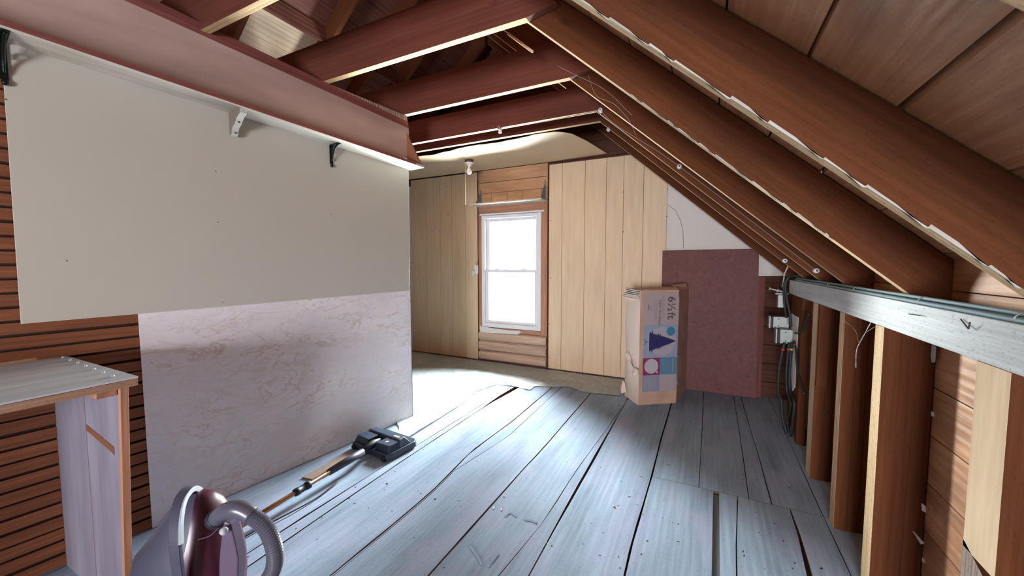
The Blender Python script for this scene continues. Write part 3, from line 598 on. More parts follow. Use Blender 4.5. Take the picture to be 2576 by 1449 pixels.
# drywall
m = MB(); dw = [(-.418, 1.24), (.785, 1.28), (.785, 1.40), (.36, 1.80), (-.418, 2.48)]
m.prism([(x, GY-.002, z) for x, z in dw], (0, .008, 0)); o = m.build('drywall_panel', 'drywall'); tag(o, 'cream plaster board triangle on the far wall under the rafters at right', 'panel')
m = MB(); m.tube([ony(*p, GY-.003) for p in ((1680, 515), (1700, 530), (1712, 555), (1718, 580), (1720, 625))], .002, 5); m.build('crack', 'dark', o)
m = MB(); m.box(-4.5, -4.155, GY-.003, GY+.006, .01, 2.6); tag(m.build('drywall_panel', 'drywall'), 'narrow white plaster board strip at the left end of the far wall', 'panel')
# tan ceiling sheet
def cedge(x):  # near edge of the sheet
    if x > -1.40: return 3.775+ .03*random.random()
    return 3.76-.03*max(0, (-2.4-x))
m = MB(); nx = 44; ny = 10; vs = []; fs = []
x0, x1 = -4.4, -1.10
for i in range(nx+1):
    t_ = i/nx; x = x0+(x1-x0)*t_
    ye = 3.74+random.uniform(-.012, .012)
    if x > -1.33: ye = 3.76+(min(1, (x+1.33)/.23)**2.2)*.85
    for k in range(ny+1):
        y = ye+(GY-.02-ye)*k/ny
        zz = 2.705+(.012*math.sin(x*3+1)+.008*math.sin(x*7))*(1-k/ny)+max(0, (x+1.8))*.02
        vs.append((x, y, zz))
N0 = len(vs); vs += [(a, b, c+.006) for a, b, c in vs]
for i in range(nx):
    for k in range(ny):
        q = [i*(ny+1)+k, (i+1)*(ny+1)+k, (i+1)*(ny+1)+k+1, i*(ny+1)+k+1]; fs.append(q); fs.append([N0+v for v in q[::-1]])
for i in range(nx): a, b = i*(ny+1), (i+1)*(ny+1); fs.append([a, a+N0, b+N0, b])
for k in range(ny): a = nx*(ny+1)+k; fs.append([a, a+N0, a+N0+1, a+1])
m.shared(vs, fs, smooth=False); tag(m.build('ceiling_sheet', 'ceiling_tan'), 'smooth tan ceiling sheet with ragged curved edge above the far window', 'ceiling panel')
# bulb holder
bc = Vector((-2.70, 4.17, 2.70))
o = thing('light_fixture', 'bare white bulb in a porcelain holder with pull string on the tan ceiling', 'lamp', bc)
m = MB(); m.lathe(bc, (0, 0, -1), [(-.003, .0), (-.003, .052), (.033, .052), (.036, .045), (.036, 0)], 24); m.build('junction_box', 'brass_dark', o)
m = MB(); m.lathe(bc, (0, 0, -1), [(.036, .058), (.045, .058), (.052, .05), (.056, .032), (.085, .026), (.09, .0)], 24); m.build('socket', 'porcelain', o)
m = MB(); m.lathe(bc, (0, 0, -1), [(.085, .014), (.10, .016), (.115, .024), (.135, .033), (.152, .034), (.168, .028), (.178, .016), (.181, 0)], 24); m.build('bulb', 'bulb_glass', o)
m = MB(); m.tube(smooth_path([bc+Vector((-.03, -.035, -.05)), bc+Vector((-.033, -.04, -.25)), bc+Vector((-.03, -.04, -.56))], 4), .0022, 6); m.lathe(bc+Vector((-.033, -.04, -.3)), (0, 0, -1), [(0, 0), (.003, .005), (.008, 0)], 8); m.build('pull_string', 'string', o)

# porcelain knobs and wires
def knob(c, ax, label, mat='porcelain', s=1):
    m = MB(); m.lathe(c, ax, [(0, .012*s), (.004*s, .019*s), (.014*s, .019*s), (.018*s, .013*s), (.024*s, .013*s), (.028*s, .019*s), (.038*s, .019*s), (.043*s, .012*s), (.043*s, .006*s)], 18)
    o = m.build('porcelain_insulator', mat); m = MB(); m.lathe(Vector(c)+Vector(ax)*.041*s, ax, [(0, .0065*s), (.003*s, .0065*s), (.004*s, 0)], 10); m.build('screw', 'nail', o); tag(o, label, 'knob', 'porcelain wire knobs'); return o
ka = ony(1253, 320, 3.145); kb = ony(1509, 275, 3.145)
knob((ka.x, 3.189, ka.z), (0, -1, 0), 'brown glazed wire knob on the side of the joist above the bulb', 'knob_brown', .9)
kd = ony(1258, 330, 3.21); knob((kd.x, 3.21, 2.644), (0, 0, -1), 'white wire knob hanging under the joist above the bulb', s=.95)
knob((kb.x, 3.189, kb.z), (0, -1, 0), 'white wire knob at the right end of the joist, where the wire turns down', s=.9)
m = MB(); m.tube(smooth_path([(ka.x, 3.165, ka.z-.005), ((ka.x+kb.x)/2, 3.163, (ka.z+kb.z)/2-.012), (kb.x, 3.165, kb.z)], 6), .0025, 6); tag(m.build('wire', 'wire_grey'), 'old grey wire stretched between the knobs along the joist side', 'wire')
kc = ony(1709, 418, 3.2); ke = ony(2055, 681, 3.2)
for c, l in ((kc, 'white wire knob halfway down the side of the fourth rafter'), (ke, 'white wire knob at the foot of the rafter above the pale plate')): knob((c.x, 3.237, c.z), (0, -1, 0), l, s=.9)
m = MB(); m.tube(smooth_path([(kb.x, 3.165, kb.z), (kb.x+.1, 3.20, kb.z-.11), ((kb.x+kc.x)/2, 3.215, (kb.z+kc.z)/2-.01), (kc.x, 3.21, kc.z), (ke.x, 3.215, ke.z)], 6), .0022, 6); tag(m.build('wire', 'wire_grey'), 'old grey wire running down the rafter side to the low wall', 'wire')
c = ony(1529, 324, 3.6); knob((c.x, 3.642, c.z), (0, -1, 0), 'small white wire knob in the dark between joist and curled ceiling sheet', s=.8)

# ================================================================= LOOSE OSB BOARDS
bl = Vector((-.45, 4.640, 0)); m = MB()
A = [(-.446, 4.665, .004), (.497, 4.665, .004), (.481, 4.733, 1.557), (-.452, 4.733, 1.551)]
m.prism(A, (0, -.011, 0)); tag(m.build('chipboard_sheet', 'osb'), 'big dark red chipboard sheet leaning on the far wall beside the carton', 'board')
m = MB(); m.prism([(.30, 4.70, .004), (.545, 4.70, .004), (.545, 4.737, 1.262), (.30, 4.737, 1.262)], (0, -.008, 0)); tag(m.build('chipboard_sheet', 'plate_brown'), 'darker purple brown board edge showing behind the red chipboard sheet', 'board')

# ================================================================= CARTON
B0 = Vector((-.566, 3.904, 0)); B1 = Vector((-.235, 4.145, 0)); fx_ = (B1-B0).normalized(); bw = (B1-B0).length; bn = Vector((fx_.y, -fx_.x, 0))  # bn outward to the viewer
dp = .30; BH = 1.145
carton = thing('cardboard_carton', 'tall battered cardboard carton of an artificial tree standing before the red board', 'box', (B0+B1)/2)
def bp_(u, v, h): return B0+fx_*u-bn*v+Vector((0, 0, h))      # u along front, v into depth
m = MB(); nz = 16; per = []
ns = 7
for k in range(ns): per.append((bw*k/ns, 0, 0))
for k in range(5): per.append((bw, dp*k/5, 1))
for k in range(ns): per.append((bw-bw*k/ns, dp, 2))
for k in range(5): per.append((0, dp-dp*k/5, 3))
vs = []
for j in range(nz+1):
    h = BH*j/nz
    for (u, v, sd) in per:
        f_ = (u/bw)*(v/dp) if dp else 0
        b = math.sin(math.pi*j/nz)
        p = bp_(u, v, h)+fx_*(.30*f_)+Vector((0, .06, 0))*f_; nv = noise.noise(Vector((u*5, v*5+sd*3, h*4)))
        if sd == 3: p += -fx_*(.035*b*math.sin(math.pi*(dp-v)/dp if v < dp else 0)+.012*nv*b)
        elif sd == 0: p += bn*(.004*nv*b)
        elif sd == 1: p += fx_*(.012*nv*b)
        vs.append(p)
n = len(per); fs = [[j*n+k, j*n+(k+1) % n, (j+1)*n+(k+1) % n, (j+1)*n+k] for j in range(nz) for k in range(n)]+[list(range(n))[::-1], [nz*n+k for k in range(n)]]
m.shared(vs, fs, smooth=False)
for i_, f_ in enumerate(m.f[:nz*n]):
    if i_ % n >= n-5: m.m[i_] = 1  # left face paler: torn layers plus window light painted in
m.build('body', ['cardboard', 'torn_lit_card'], carton, bevel=.004)
# flaps and torn layers
m = MB(); m.prism([bp_(.02, 0, BH+.003), bp_(bw*.97, 0, BH+.003), bp_(bw*.95, .14, BH+.018), bp_(.05, .13, BH+.012)], (0, 0, .004)); m.build('flap', 'cardboard', carton)
m = MB(); m.prism([bp_(bw+.004, .02, BH-.01), bp_(bw+.27, dp-.03, BH-.01), bp_(bw+.27, dp, BH+.045), bp_(bw-.02, .12, BH+.04), bp_(bw-.01, .02, BH+.012)], fx_*.004); m.build('flap', 'cardboard', carton)
def ragged(pts, t, nm, mat):
    m = MB(); m.prism(pts, t); m.build(nm, mat, carton)
for i in range(6):      # layered torn edge at the top left
    o_ = .006+.007*i; h = BH-.004-.016*i
    ragged([bp_(-o_-.018+.004*i, -.012+.003*i, h), bp_(-o_-.03, .1, h+.004), bp_(-o_-.045+.006*(i % 3), .22, h+.012), bp_(-.01, dp*.95, h+.012), bp_(.02, .02, h+.004)], (0, 0, -.006), 'torn_layer', 'paper' if i < 4 else 'torn_lit_card')
# curled bottom-left tears
def curl(u0, v0, h0, pts, nm='torn_flap'):
    m = MB(); q = [bp_(-.03-a*.9, v0+b, h0+c) for a, b, c in pts]; i = 0
    c0 = sum(q, Vector())/len(q)
    for k in range(len(q)): m.face([q[k], q[(k+1) % len(q)], c0-fx_*.015])
    o = m.build(nm, 'torn_lit_card', carton); md = o.modifiers.new('s', 'SOLIDIFY'); md.thickness = .003
curl(0, .07, .36, [(.01, -.05, .0), (.03, .02, -.01), (.02, .09, .04), (.035, .13, .12), (.02, .06, .14), (.01, .02, .10), (.03, -.02, .06)])
curl(0, .0, .33, [(.02, -.07, .0), (.05, -.03, -.02), (.03, .03, .0), (.01, .0, .05), (.0, -.05, .04)])
curl(0, .2, .08, [(.01, -.02, .0), (.05, .02, -.03), (.04, .06, .02), (.02, .05, .1), (.01, .01, .08)])
m = MB(); m.prism([bp_(-.034, .1, BH-.12), bp_(-.05, .2, BH-.11), bp_(-.045, .24, BH-.06), bp_(-.05, .12, BH-.045), bp_(-.02, .0, BH-.05), bp_(.0, -.006, BH-.10)], -fx_*.012-Vector((0, 0, .0))); m.build('torn_flap', 'torn_lit_card', carton, bevel=.005)
for hh, t_ in ((.47, .012), (.20, .03), (.185, .012)):
    m = MB(); m.prism([bp_(bw-.03, -.007, hh), bp_(bw+.008, -.007, hh+.003), bp_(bw+.008, -.007, hh+t_), bp_(bw-.02, -.007, hh+t_)], bn*.001); m.prism([bp_(bw+.012, 0, hh), bp_(bw+.12, .12, hh+.005), bp_(bw+.11, .11, hh+.005+t_), bp_(bw+.012, 0, hh+t_)], fx_*.001); m.build('clear_tape', 'clear_tape', carton)
# printed label (u fraction, height)
LU0, LU1 = .038, bw-.010; LH0, LH1 = .135, BH-.03
def lab(u0, u1, h0, h1, mat, lift, nm='print_patch'):
    m = MB(); A = [bp_(u0, -lift, h0), bp_(u1, -lift, h0), bp_(u1, -lift, h1), bp_(u0, -lift, h1)]; m.prism(A, bn*.0006); return m.build(nm, mat, label_)
m = MB(); m.prism([bp_(LU0, -.0055, LH0), bp_(LU1, -.0055, LH0), bp_(LU1+.012, -.0055, LH1-.05), bp_(LU1-.01, -.0055, LH1), bp_(LU0, -.0055, LH1)], bn*.0006); label_ = m.build('printed_label', 'ink_label', carton)
def gh(f): return LH0+(LH1-LH0)*f      # fraction from bottom
def gu(f): return LU0+(LU1-LU0)*f
def disc(u, h, r, mat, lift, nm='print_disc', n=28):
    m = MB(); A = [bp_(u+r*math.cos(2*math.pi*k/n), -lift, h+r*math.sin(2*math.pi*k/n)) for k in range(n)]; m.prism(A, bn*.0004); return m.build(nm, mat, label_)
lab(gu(0), gu(1), gh(.345), gh(.68), 'ink_blue', .0065); lab(gu(0), gu(.5), gh(.17), gh(.345), 'ink_magenta', .0065); lab(gu(.5), gu(1), gh(.17), gh(.345), 'ink_teal', .0065)
lab(gu(0), gu(.5), gh(0), gh(.17), 'ink_greyblue', .0065); lab(gu(.5), gu(1), gh(0), gh(.17), 'ink_pale', .0065)
disc(gu(.55), gh(.51), (LU1-LU0)*.40, 'ink_circle', .0072); disc(gu(.80), gh(.61), (LU1-LU0)*.125, 'ink_disc', .0078)
disc(gu(.25), gh(.26), (LU1-LU0)*.205, 'ink_white', .0072)
for a, b in ((.64, .125), (.85, .125), (.64, .055), (.85, .05)): disc(gu(a), gh(b), (LU1-LU0)*.075, 'ink_label', .0072)
m = MB(); m.prism([bp_(gu(.38), -.0074, gh(.205)), bp_(gu(.44), -.0074, gh(.175)), bp_(gu(.45), -.0074, gh(.21))], bn*.0004); m.build('print_tail', 'ink_white', label_)
# rotated tree: base at left, tip at right
tu0, tu1, th_ = gu(.17), gu(.93), gh(.51); pts = []
nn = 26
for k in range(nn+1):
    f = k/nn; w_ = (LH1-LH0)*.105*(1-f)**.9+.004; pts.append((tu0+(tu1-tu0)*f, w_*(1+.3*(random.random()-.3)) if k % 2 else w_*.80))
up_ = [bp_(u, -.0082, th_+w_) for u, w_ in pts]; dn_ = [bp_(u, -.0082, th_-w_) for u, w_ in pts]
m = MB()
for k in range(nn): m.face([dn_[k], dn_[k+1], up_[k+1], up_[k]])
m.tube([bp_(tu0, -.0082, th_), bp_(gu(.04), -.0082, th_)], .002, 5); m.tube([bp_(gu(.10), -.0082, th_), bp_(gu(.02), -.0082, th_+.03)], .002, 5); m.tube([bp_(gu(.10), -.0082, th_), bp_(gu(.02), -.0082, th_-.03)], .002, 5)
m.build('print_tree', 'ink_tree', label_)
def text(body, size, u, h, mat, nm='lettering', lift=.0072, rot=True, bold=0):
    cu = bpy.data.curves.new('t', 'FONT'); cu.body = body; cu.size = size; cu.extrude = .0003; cu.offset = bold
    to = bpy.data.objects.new('t', cu); COL.objects.link(to); bpy.context.view_layer.update()
    me = bpy.data.meshes.new_from_object(to.evaluated_get(bpy.context.evaluated_depsgraph_get())); bpy.data.objects.remove(to)
    me.name = nm; me.materials.clear(); me.materials.append(MAT(mat)); o = bpy.data.objects.new(nm, me); COL.objects.link(o)
    X_ = Vector((0, 0, -1)) if rot else fx_; Y_ = fx_ if rot else Vector((0, 0, 1))
    M = Matrix((X_, Y_, bn)).transposed().to_4x4(); M.translation = bp_(u, -lift, h)
    me.transform(Matrix.Translation(-Vector(label_.matrix_world.translation)) @ M)
    o.parent = label_; o.matrix_parent_inverse = label_.matrix_world.inverted() if False else Matrix.Translation(-carton.location) @ Matrix.Identity(4)
    o.matrix_parent_inverse = Matrix.Identity(4)
    return o
bpy.context.view_layer.update()
# label_ shares world coordinates with its parent-inverse, so its children are written in world coordinates
text('6\u00bdft', .118, gu(.70), gh(.965), 'ink_text', bold=.0012); text('Never Out lighting', .033, gu(.44), gh(.93), 'ink_text', bold=.0004)
for k, (uf, a, b) in enumerate(((.37, .93, .70), (.33, .93, .72), (.29, .92, .75), (.53, .97, .74), (.57, .97, .72))):
    m = MB(); m.prism([bp_(gu(uf), -.0072, gh(b)), bp_(gu(uf+.012), -.0072, gh(b)), bp_(gu(uf+.012), -.0072, gh(a)), bp_(gu(uf), -.0072, gh(a))], bn*.0003); m.build('print_line', 'ink_faint', label_)
for uf, a, b in ((.16, .88, .83), (.2, .88, .83), (.11, .885, .83)):
    m = MB(); m.prism([bp_(gu(uf), -.0072, gh(b)), bp_(gu(uf+.02), -.0072, gh(b)), bp_(gu(uf+.02), -.0072, gh(a)), bp_(gu(uf), -.0072, gh(a))], bn*.0003); m.build('print_line', 'ink_text' if uf < .15 else 'ink_faint', label_)
for k in range(6):
    uf = .07+.06*k; m = MB(); m.prism([bp_(gu(uf), -.0074, gh(.02)), bp_(gu(uf+.012), -.0074, gh(.02)), bp_(gu(uf+.012), -.0074, gh(.14)), bp_(gu(uf), -.0074, gh(.14))], bn*.0003); m.build('print_line', 'ink_pale', label_)
for k in range(5):
    uf = .62+.05*k; m = MB(); m.prism([bp_(gu(uf), -.0074, gh(.2)), bp_(gu(uf+.01), -.0074, gh(.2)), bp_(gu(uf+.01), -.0074, gh(.32)), bp_(gu(uf), -.0074, gh(.32))], bn*.0003); m.build('print_line', 'ink_greyblue', label_)
m = MB(); m.prism([bp_(gu(.88), -.0074, gh(.19)), bp_(gu(.90), -.0074, gh(.19)), bp_(gu(.90), -.0074, gh(.335)), bp_(gu(.88), -.0074, gh(.335))], bn*.0003); m.build('print_line', 'ink_yellow', label_)

# ================================================================= PLASTIC SHEET ON THE FLOOR
near = [onz(*p) for p in ((985, 1113), (1012, 1112), (1078, 1072), (1169, 1013), (1196, 986), (1251, 968), (1298, 974), (1334, 983), (1345, 973), (1428, 975), (1471, 988), (1561, 998))]+[Vector((-.80, 4.25, 0))]
far = [Vector((-2.44, 2.72, 0)), Vector((-4.4, 2.75, 0)), Vector((-4.4, 4.70, 0)), Vector((-2.9, 4.70, 0)), Vector((-.84, 4.69, 0))]
def along(P, n):
    Ls = [0]
    for a, b in zip(P, P[1:]): Ls.append(Ls[-1]+(b-a).length)
    out = []
    for i in range(n+1):
        t_ = Ls[-1]*i/n
        for k in range(len(P)-1):
            if t_ <= Ls[k+1]+1e-9: out.append(P[k].lerp(P[k+1], (t_-Ls[k])/max(1e-9, Ls[k+1]-Ls[k]))); break
    return out
NA, NB = 70, 26; a_, b_ = along(near, NA), along(far, NA); vs = []
for i in range(NA+1):
    for k in range(NB+1):
        p = a_[i].lerp(b_[i], k/NB); nv = abs(noise.noise(Vector((p.x*5, p.y*3, 1))))+.5*abs(noise.noise(Vector((p.x*13, p.y*9, 4)))); vs.append((p.x, p.y, .003+.016*nv))
m = MB(); m.shared(vs, [[i*(NB+1)+k, (i+1)*(NB+1)+k, (i+1)*(NB+1)+k+1, i*(NB+1)+k+1] for i in range(NA) for k in range(NB)])
tag(m.build('plastic_sheet', 'plastic'), 'milky plastic dust sheet crumpled on the floor before the far wall', 'sheet')
st = onz(1278, 84, 2.93); en = onz(1340, 130, 2.75); m = MB(); m.tube([st, en], .009, 5); tag(m.build('wood_strip', 'lit_edge_wood'), 'short pale stick hanging down between the two largest joists near the rafters', 'stick')
# floor litter
for i, (px, py) in enumerate(((1242, 1277), (1262, 1281), (1268, 1247), (1544, 1272))):
    c = onz(px, py, .004); m = MB(); m.lathe(c, (random.uniform(-.5, .5), random.uniform(-.5, .5), 1), [(-.003, 0), (-.002, .007), (.002, .006), (.004, 0)], 7)
    tag(m.build('plaster_chip', 'porcelain'), ('pale chip on the floor left of its twin', 'pale chip on the floor right of its twin', 'pale chip on the floor behind the pair', 'tiny pale chip on the floor plank right of centre')[i], 'plaster', 'plaster crumbs on the floor')
dots = MB()
for i in range(260):
    x = random.uniform(-2.1, .58); y = random.uniform(1.0, 4.2); s_ = random.uniform(.0015, .0035); a = random.uniform(0, 3)
    dx, dy = Vector((math.cos(a), math.sin(a), 0))*s_*random.uniform(1, 2.6), Vector((-math.sin(a), math.cos(a), 0))*s_; c = Vector((x, y, .0006))
    dots.face([c-dx-dy, c+dx-dy, c+dx+dy, c-dx+dy])
d = dots.build('floor_debris', 'nail'); tag(d, 'fine dark grit and nail heads scattered over the floor planks', 'debris'); d['kind'] = 'stuff'
for px, py, r_ in ((973, 1217, .008), (1094, 1256, .007), (1421, 1283, .004), (1388, 1373, .004)):
    m = MB(); m.lathe(onz(px, py, .0), (0, 0, 1), [(.0005, r_), (.0012, r_*.9), (.0012, 0)], 14); m.build('knot_hole', 'dark', floor)
for pts in (((1182, 1374), (1195, 1392), (1208, 1412), (1210, 1420)), ((1270, 1300), (1285, 1290), (1300, 1300)), ((1318, 1307), (1335, 1309), (1352, 1316)), ((1255, 1395), (1240, 1412), (1228, 1425))):
    m = MB(); m.tube(smooth_path([onz(*p, .001) for p in pts], 5), [.004]+[.006]*(5*(len(pts)-1)-1)+[.003], 6); m.build('splinter', 'floor_paint', floor)
# board lying at the foot of the partition
m = MB(); m.prism([onz(760, 1203, .001), onz(880, 1138, .001), onz(893, 1145, .001), onz(785, 1208, .001)], (0, 0, .008), (0, 1, 0)); tag(m.build('wood_strip', 'weathered'), 'thin wood strip lying at the foot of the marble sheet', 'strip')

# ================================================================= WORKBENCH AT LEFT
CZ = .976; xe = .655
bench = thing('workbench', 'rough work table with striped pale top at the left edge', 'table', (-2.3, .3, 0))
m = MB(); a = W(.655, 0, .01).x; xf = -1.905
yl = -.9
nst = 7
for k in range(nst):
    t0, t1 = k/nst, (k+1)/nst
    x0_, x1_ = -2.62+(xf+2.62)*t0+.0012, -2.62+(xf+2.62)*t1-.0012
    m.box(x0_, x1_, yl, .648, CZ-.006, CZ, (0, 1, 0))
m.build('striped_top', 'paint_board', bench)
m = MB(); m.box(-2.62, xf+.004, yl, .645, CZ-.032, CZ-.007, (0, 1, 0)); m.build('table_top', 'raw_edge', bench)
m = MB(); m.box(-2.655, -2.622, yl, .62, CZ-.01, CZ+.012, (0, 1, 0)); m.build('back_rail', 'raw_edge', bench)
for k in range(7):
    x = -2.58+.1*k; m = MB(); c = Vector((x, .625-.004*k, CZ+.001)); m.lathe(c, (.2, .1, 1), [(-.002, .004), (.002, .0055), (.006, .004), (.0075, 0)], 8); m.build('nail_head', 'vac_light', bench)
m = MB(); m.box(-2.625, -2.275, .60, .618, 0, CZ-.033, (0, 0, 1)); m.prism([(-2.268, .60, 0), (xf-.114, .60, 0), (xf-.028, .60, CZ-.033), (-2.268, .60, CZ-.033)], (0, .018, 0), (0, 0, 1)); m.build('side_panel', 'cabinet_panel', bench)
m = MB(); m.box(-2.276, -2.267, .601, .617, 0, CZ-.033, (0, 0, 1)); m.build('seam_strip', 'rust', bench)
m = MB(); m.hexa([(xf-.11, .596, 0), (xf-.09, .596, 0), (xf-.09, .620, 0), (xf-.11, .620, 0)], [(xf-.022, .596, CZ-.033), (xf-.002, .596, CZ-.033), (xf-.002, .620, CZ-.033), (xf-.022, .620, CZ-.033)], (0, 0, 1)); m.build('corner_post', 'casing_wood', bench, bevel=.002)
m = MB(); m.box(xf-.10, xf-.03, .54, .598, CZ-.062, CZ-.034, (1, 0, 0)); m.build('corner_block', 'casing_wood', bench, bevel=.003)
m = MB(); m.prism([(-2.265, .5985, .74), (xf-.10, .5985, .70), (xf-.10, .5985, .67), (-2.265, .5985, .715)], (0, .001, 0)); m.build('tape_mark', 'rust', bench)
m = MB(); m.box(-2.60, xf-.03, -.88, -.86, 0, CZ-.033, (0, 0, 1)); m.build('side_panel', 'cabinet_panel', bench)

# ================================================================= ELECTRICAL GEAR
eb = thing('electrical_box', 'upper grey metal breaker box on the end of the low wall', 'electrical box', (.58, 4.0, .88), 'grey electrical boxes')
def ebox(root, x0, x1, y0, y1, z0, z1):
    m = MB(); m.box(x0+.03, x1, y0, y1, z0, z1); m.build('case', 'galv', root, bevel=.003)
    m = MB(); m.box(x0+.012, x0+.03, y0+.006, y1-.006, z0+.006, z1-.006); m.build('recess', 'nozzle_dark', root)
    m = MB(); m.box(x0, x0+.012, y0-.002, y1+.002, z0-.002, z1+.002); m.build('cover', 'galv', root, bevel=.002)
    for dz in (.2, .8):
        m = MB(); m.lathe((x0+.07, y0, z0+(z1-z0)*dz), (0, -1, 0), [(0, .005), (.003, .004), (.004, 0)], 8); m.build('screw', 'nail', root)
ebox(eb, .50, .645, 3.98, 4.06, .845, .945)
eb2 = thing('electrical_box', 'lower grey metal breaker box with black cables leaving its bottom', 'electrical box', (.6, 3.9, .78), 'grey electrical boxes')
ebox(eb2, .535, .655, 3.86, 3.95, .735, .855)
m = MB(); m.box(.545, .60, 3.90, 3.96, 1.03, 1.14); m.box(.525, .62, 3.90, 3.93, 1.14, 1.155); o = m.build('junction_clamp', 'galv', bevel=.004)
m = MB(); m.lathe((.58, 3.92, 1.165), (-1, 0, .25), [(0, .008), (.03, .008), (.032, .014), (.04, .014), (.042, .006), (.09, .006), (.092, .012), (.1, .012), (.1, 0)], 10); m.build('bolt', 'bracket_paint', o); tag(o, 'small metal ground clamp box above the breaker boxes', 'clamp')
def cable(pts, r, mat, label, tapes=()):
    P = smooth_path(pts, 7); m = MB(); m.tube(P, r, 8); o = m.build('cable', mat); tag(o, label, 'cable', 'cables at the end of the low wall')
    for (i, c) in tapes: m = MB(); m.tube([P[i], P[i+1]], r*1.12, 10); m.build('tape_band', c, o)
yb = 3.86
def cy(px, py, y=3.84):
    p = ony(px, py, y); return tuple(p if p.x < .644 else onx(px, py, .644))
cable([cy(1974, 862), cy(1967, 890), cy(1960, 930), cy(1958, 985), cy(1966, 1010), (.60, 3.80, .12), (.625, 3.76, .015)], .011, 'cable_black', 'leftmost thick black cable with red tape below the boxes', ((4, 'tape_red'),))
cable([cy(1985, 862), cy(1982, 890), cy(1978, 940), cy(1980, 985), cy(1990, 1020), (.64, 3.84, .10), (.645, 3.80, .02)], .010, 'cable_black', 'middle black cable with red tape below the boxes', ((4, 'tape_red'),))
cable([cy(1993, 862), cy(1990, 890), cy(1986, 940), cy(1988, 985), cy(1998, 1015), (.645, 3.70, .02)], .010, 'cable_black', 'black cable with yellow tape below the boxes', ((4, 'tape_yellow'),))
cable([cy(1998, 858), cy(2002, 880), cy(2006, 925), cy(2014, 960), cy(2024, 992)], .008, 'cable_black', 'thin black cable with red tape slanting behind the first stud', ((3, 'tape_red'),))
cable([cy(1990, 822), cy(1987, 790), cy(1978, 745), cy(1976, 715), cy(1985, 697), cy(2000, 694), (.74, 3.6, 1.29), (.70, 3.3, 1.275)], .010, 'cable_black', 'black cable looping from the upper box over the end of the pale plate')
cable([cy(1978, 800), cy(1974, 770), cy(1972, 740), cy(1972, 715), cy(1980, 703)], .007, 'cable_black', 'thin black cable rising beside the plate end')
cable([cy(2000, 838), cy(2012, 838), cy(2022, 825), cy(2030, 805), cy(2036, 790)], .008, 'cable_black', 'short black cable curving right from the lower box')
cable([cy(1985, 661, 3.9), cy(1980, 675, 3.9), cy(1973, 690, 3.9), cy(1972, 700, 3.9), cy(1968, 722, 3.9)], .005, 'bracket_paint', 'pale wire hanging from the knob at the last rafter')
c = ony(1974, 656, 3.68); knob((c.x, 3.697, c.z), (0, -1, 0), 'white wire knob near the foot of the last rafter, above the boxes', s=.9)
# cables on the plate
for i, (x, z, r, mt) in enumerate(((.652, 1.268, .007, 'cable_grey'), (.670, 1.268, .006, 'cable_grey'), (.687, 1.269, .006, 'cable_black'), (.661, 1.283, .006, 'cable_grey'), (.703, 1.268, .006, 'cable_grey'))):
    pts = []; yy = 3.85
    while yy > -.6: pts.append((x+random.uniform(-.0015, .0015), yy, max(z+random.uniform(0, .001), 1.262+r))); yy -= .22
    m = MB(); m.tube(smooth_path(pts, 4), r, 8); tag(m.build('cable', mt), ['grey cable at the room side of the bundle on the pale plate', 'second grey cable from the room side in the bundle on the pale plate', 'dark cable in the middle of the bundle on the pale plate', 'grey cable lying on top of the bundle on the pale plate', 'rearmost grey cable of the bundle on the pale plate'][i], 'cable', 'cables lying along the pale plate')
for px in (2075, 2140, 2302, 2545):
    yy = onx(px, 770, .64).y; m = MB(); m.tube(smooth_path([(.648, yy, 1.262), (.647, yy, 1.277), (.664, yy, 1.289), (.68, yy, 1.277), (.681, yy, 1.262)], 4), .002, 6); tag(m.build('cable_staple', 'galv'), 'small metal staple holding the cables on the pale plate', 'staple', 'cable staples on the plate')

# ================================================================= LEFT SLOPE BOARDS, DAYLIGHT PAINTED IN PALE
m = MB()
def ls(x, y, dz=0): return Vector((x, y, DLZ+T*x-.006+dz))
for a, b in ((-3.98, -3.80), (-3.795, -3.70), (-3.695, -3.515)): m.prism([ls(a, 2.02), ls(b, 2.02), ls(b, 2.695), ls(a, 2.695)], (0, 0, -.012), (0, 1, 0))
tag(m.build('lit_planks', 'lit_board'), 'left slope roof boards above the partition, daylight painted in as a pale tone', 'board')
m = MB(); m.prism([(-3.99, 2.021, DLZ-T*3.99-.16), (-3.99, 2.021, DLZ-T*3.99-.02), (-3.51, 2.021, DLZ-T*3.51-.02), (-3.51, 2.021, DLZ-T*3.51-.16)], (0, .008, 0)); tag(m.build('lit_strip', 'lit_board'), 'narrow strip painting daylight onto the rafter side beside the pale roof boards', 'board')
m = MB(); m.box(-3.44, -3.40, -1.0, 4.6, 3.565, 3.70, (0, 1, 0)); tag(m.build('purlin', 'dark_deck'), 'dark lengthwise timber high in the attic over the partition', 'beam')
# ================================================================= VACUUM CLEANER
r2 = Vector((rt.x, rt.y, 0)).normalized(); f2 = Vector((-r2.y, r2.x, 0))     # f2 points away from the viewer
vc = Vector((-1.84, .755, 0))
vac = thing('vacuum_cleaner', 'burgundy and grey canister vacuum cleaner standing on end, hose and wand attached', 'vacuum cleaner', vc)
def vp(a, b, z): return vc+r2*a+f2*b+Vector((0, 0, z))
prof = [(0, -.165, .165, .13), (.03, -.185, .175, .15), (.12, -.19, .18, .155), (.20, -.182, .178, .15), (.27, -.168, .168, .14), (.32, -.128, .160, .12), (.36, -.10, .150, .105), (.40, -.075, .135, .088), (.44, -.045, .118, .068), (.47, -.025, .095, .045), (.485, .0, .07, .018)]
nn = 40; vs = []
for (z, l, r, d) in prof:
    c = (l+r)/2; h = (r-l)/2
    for k in range(nn):
        t_ = 2*math.pi*k/nn; cx, sy = math.cos(t_), math.sin(t_); e = .75
        vs.append(vp(c+h*math.copysign(abs(cx)**e, cx), d*math.copysign(abs(sy)**e, sy), z))
G = MB(); Bu = MB(); gf = []; bf = []
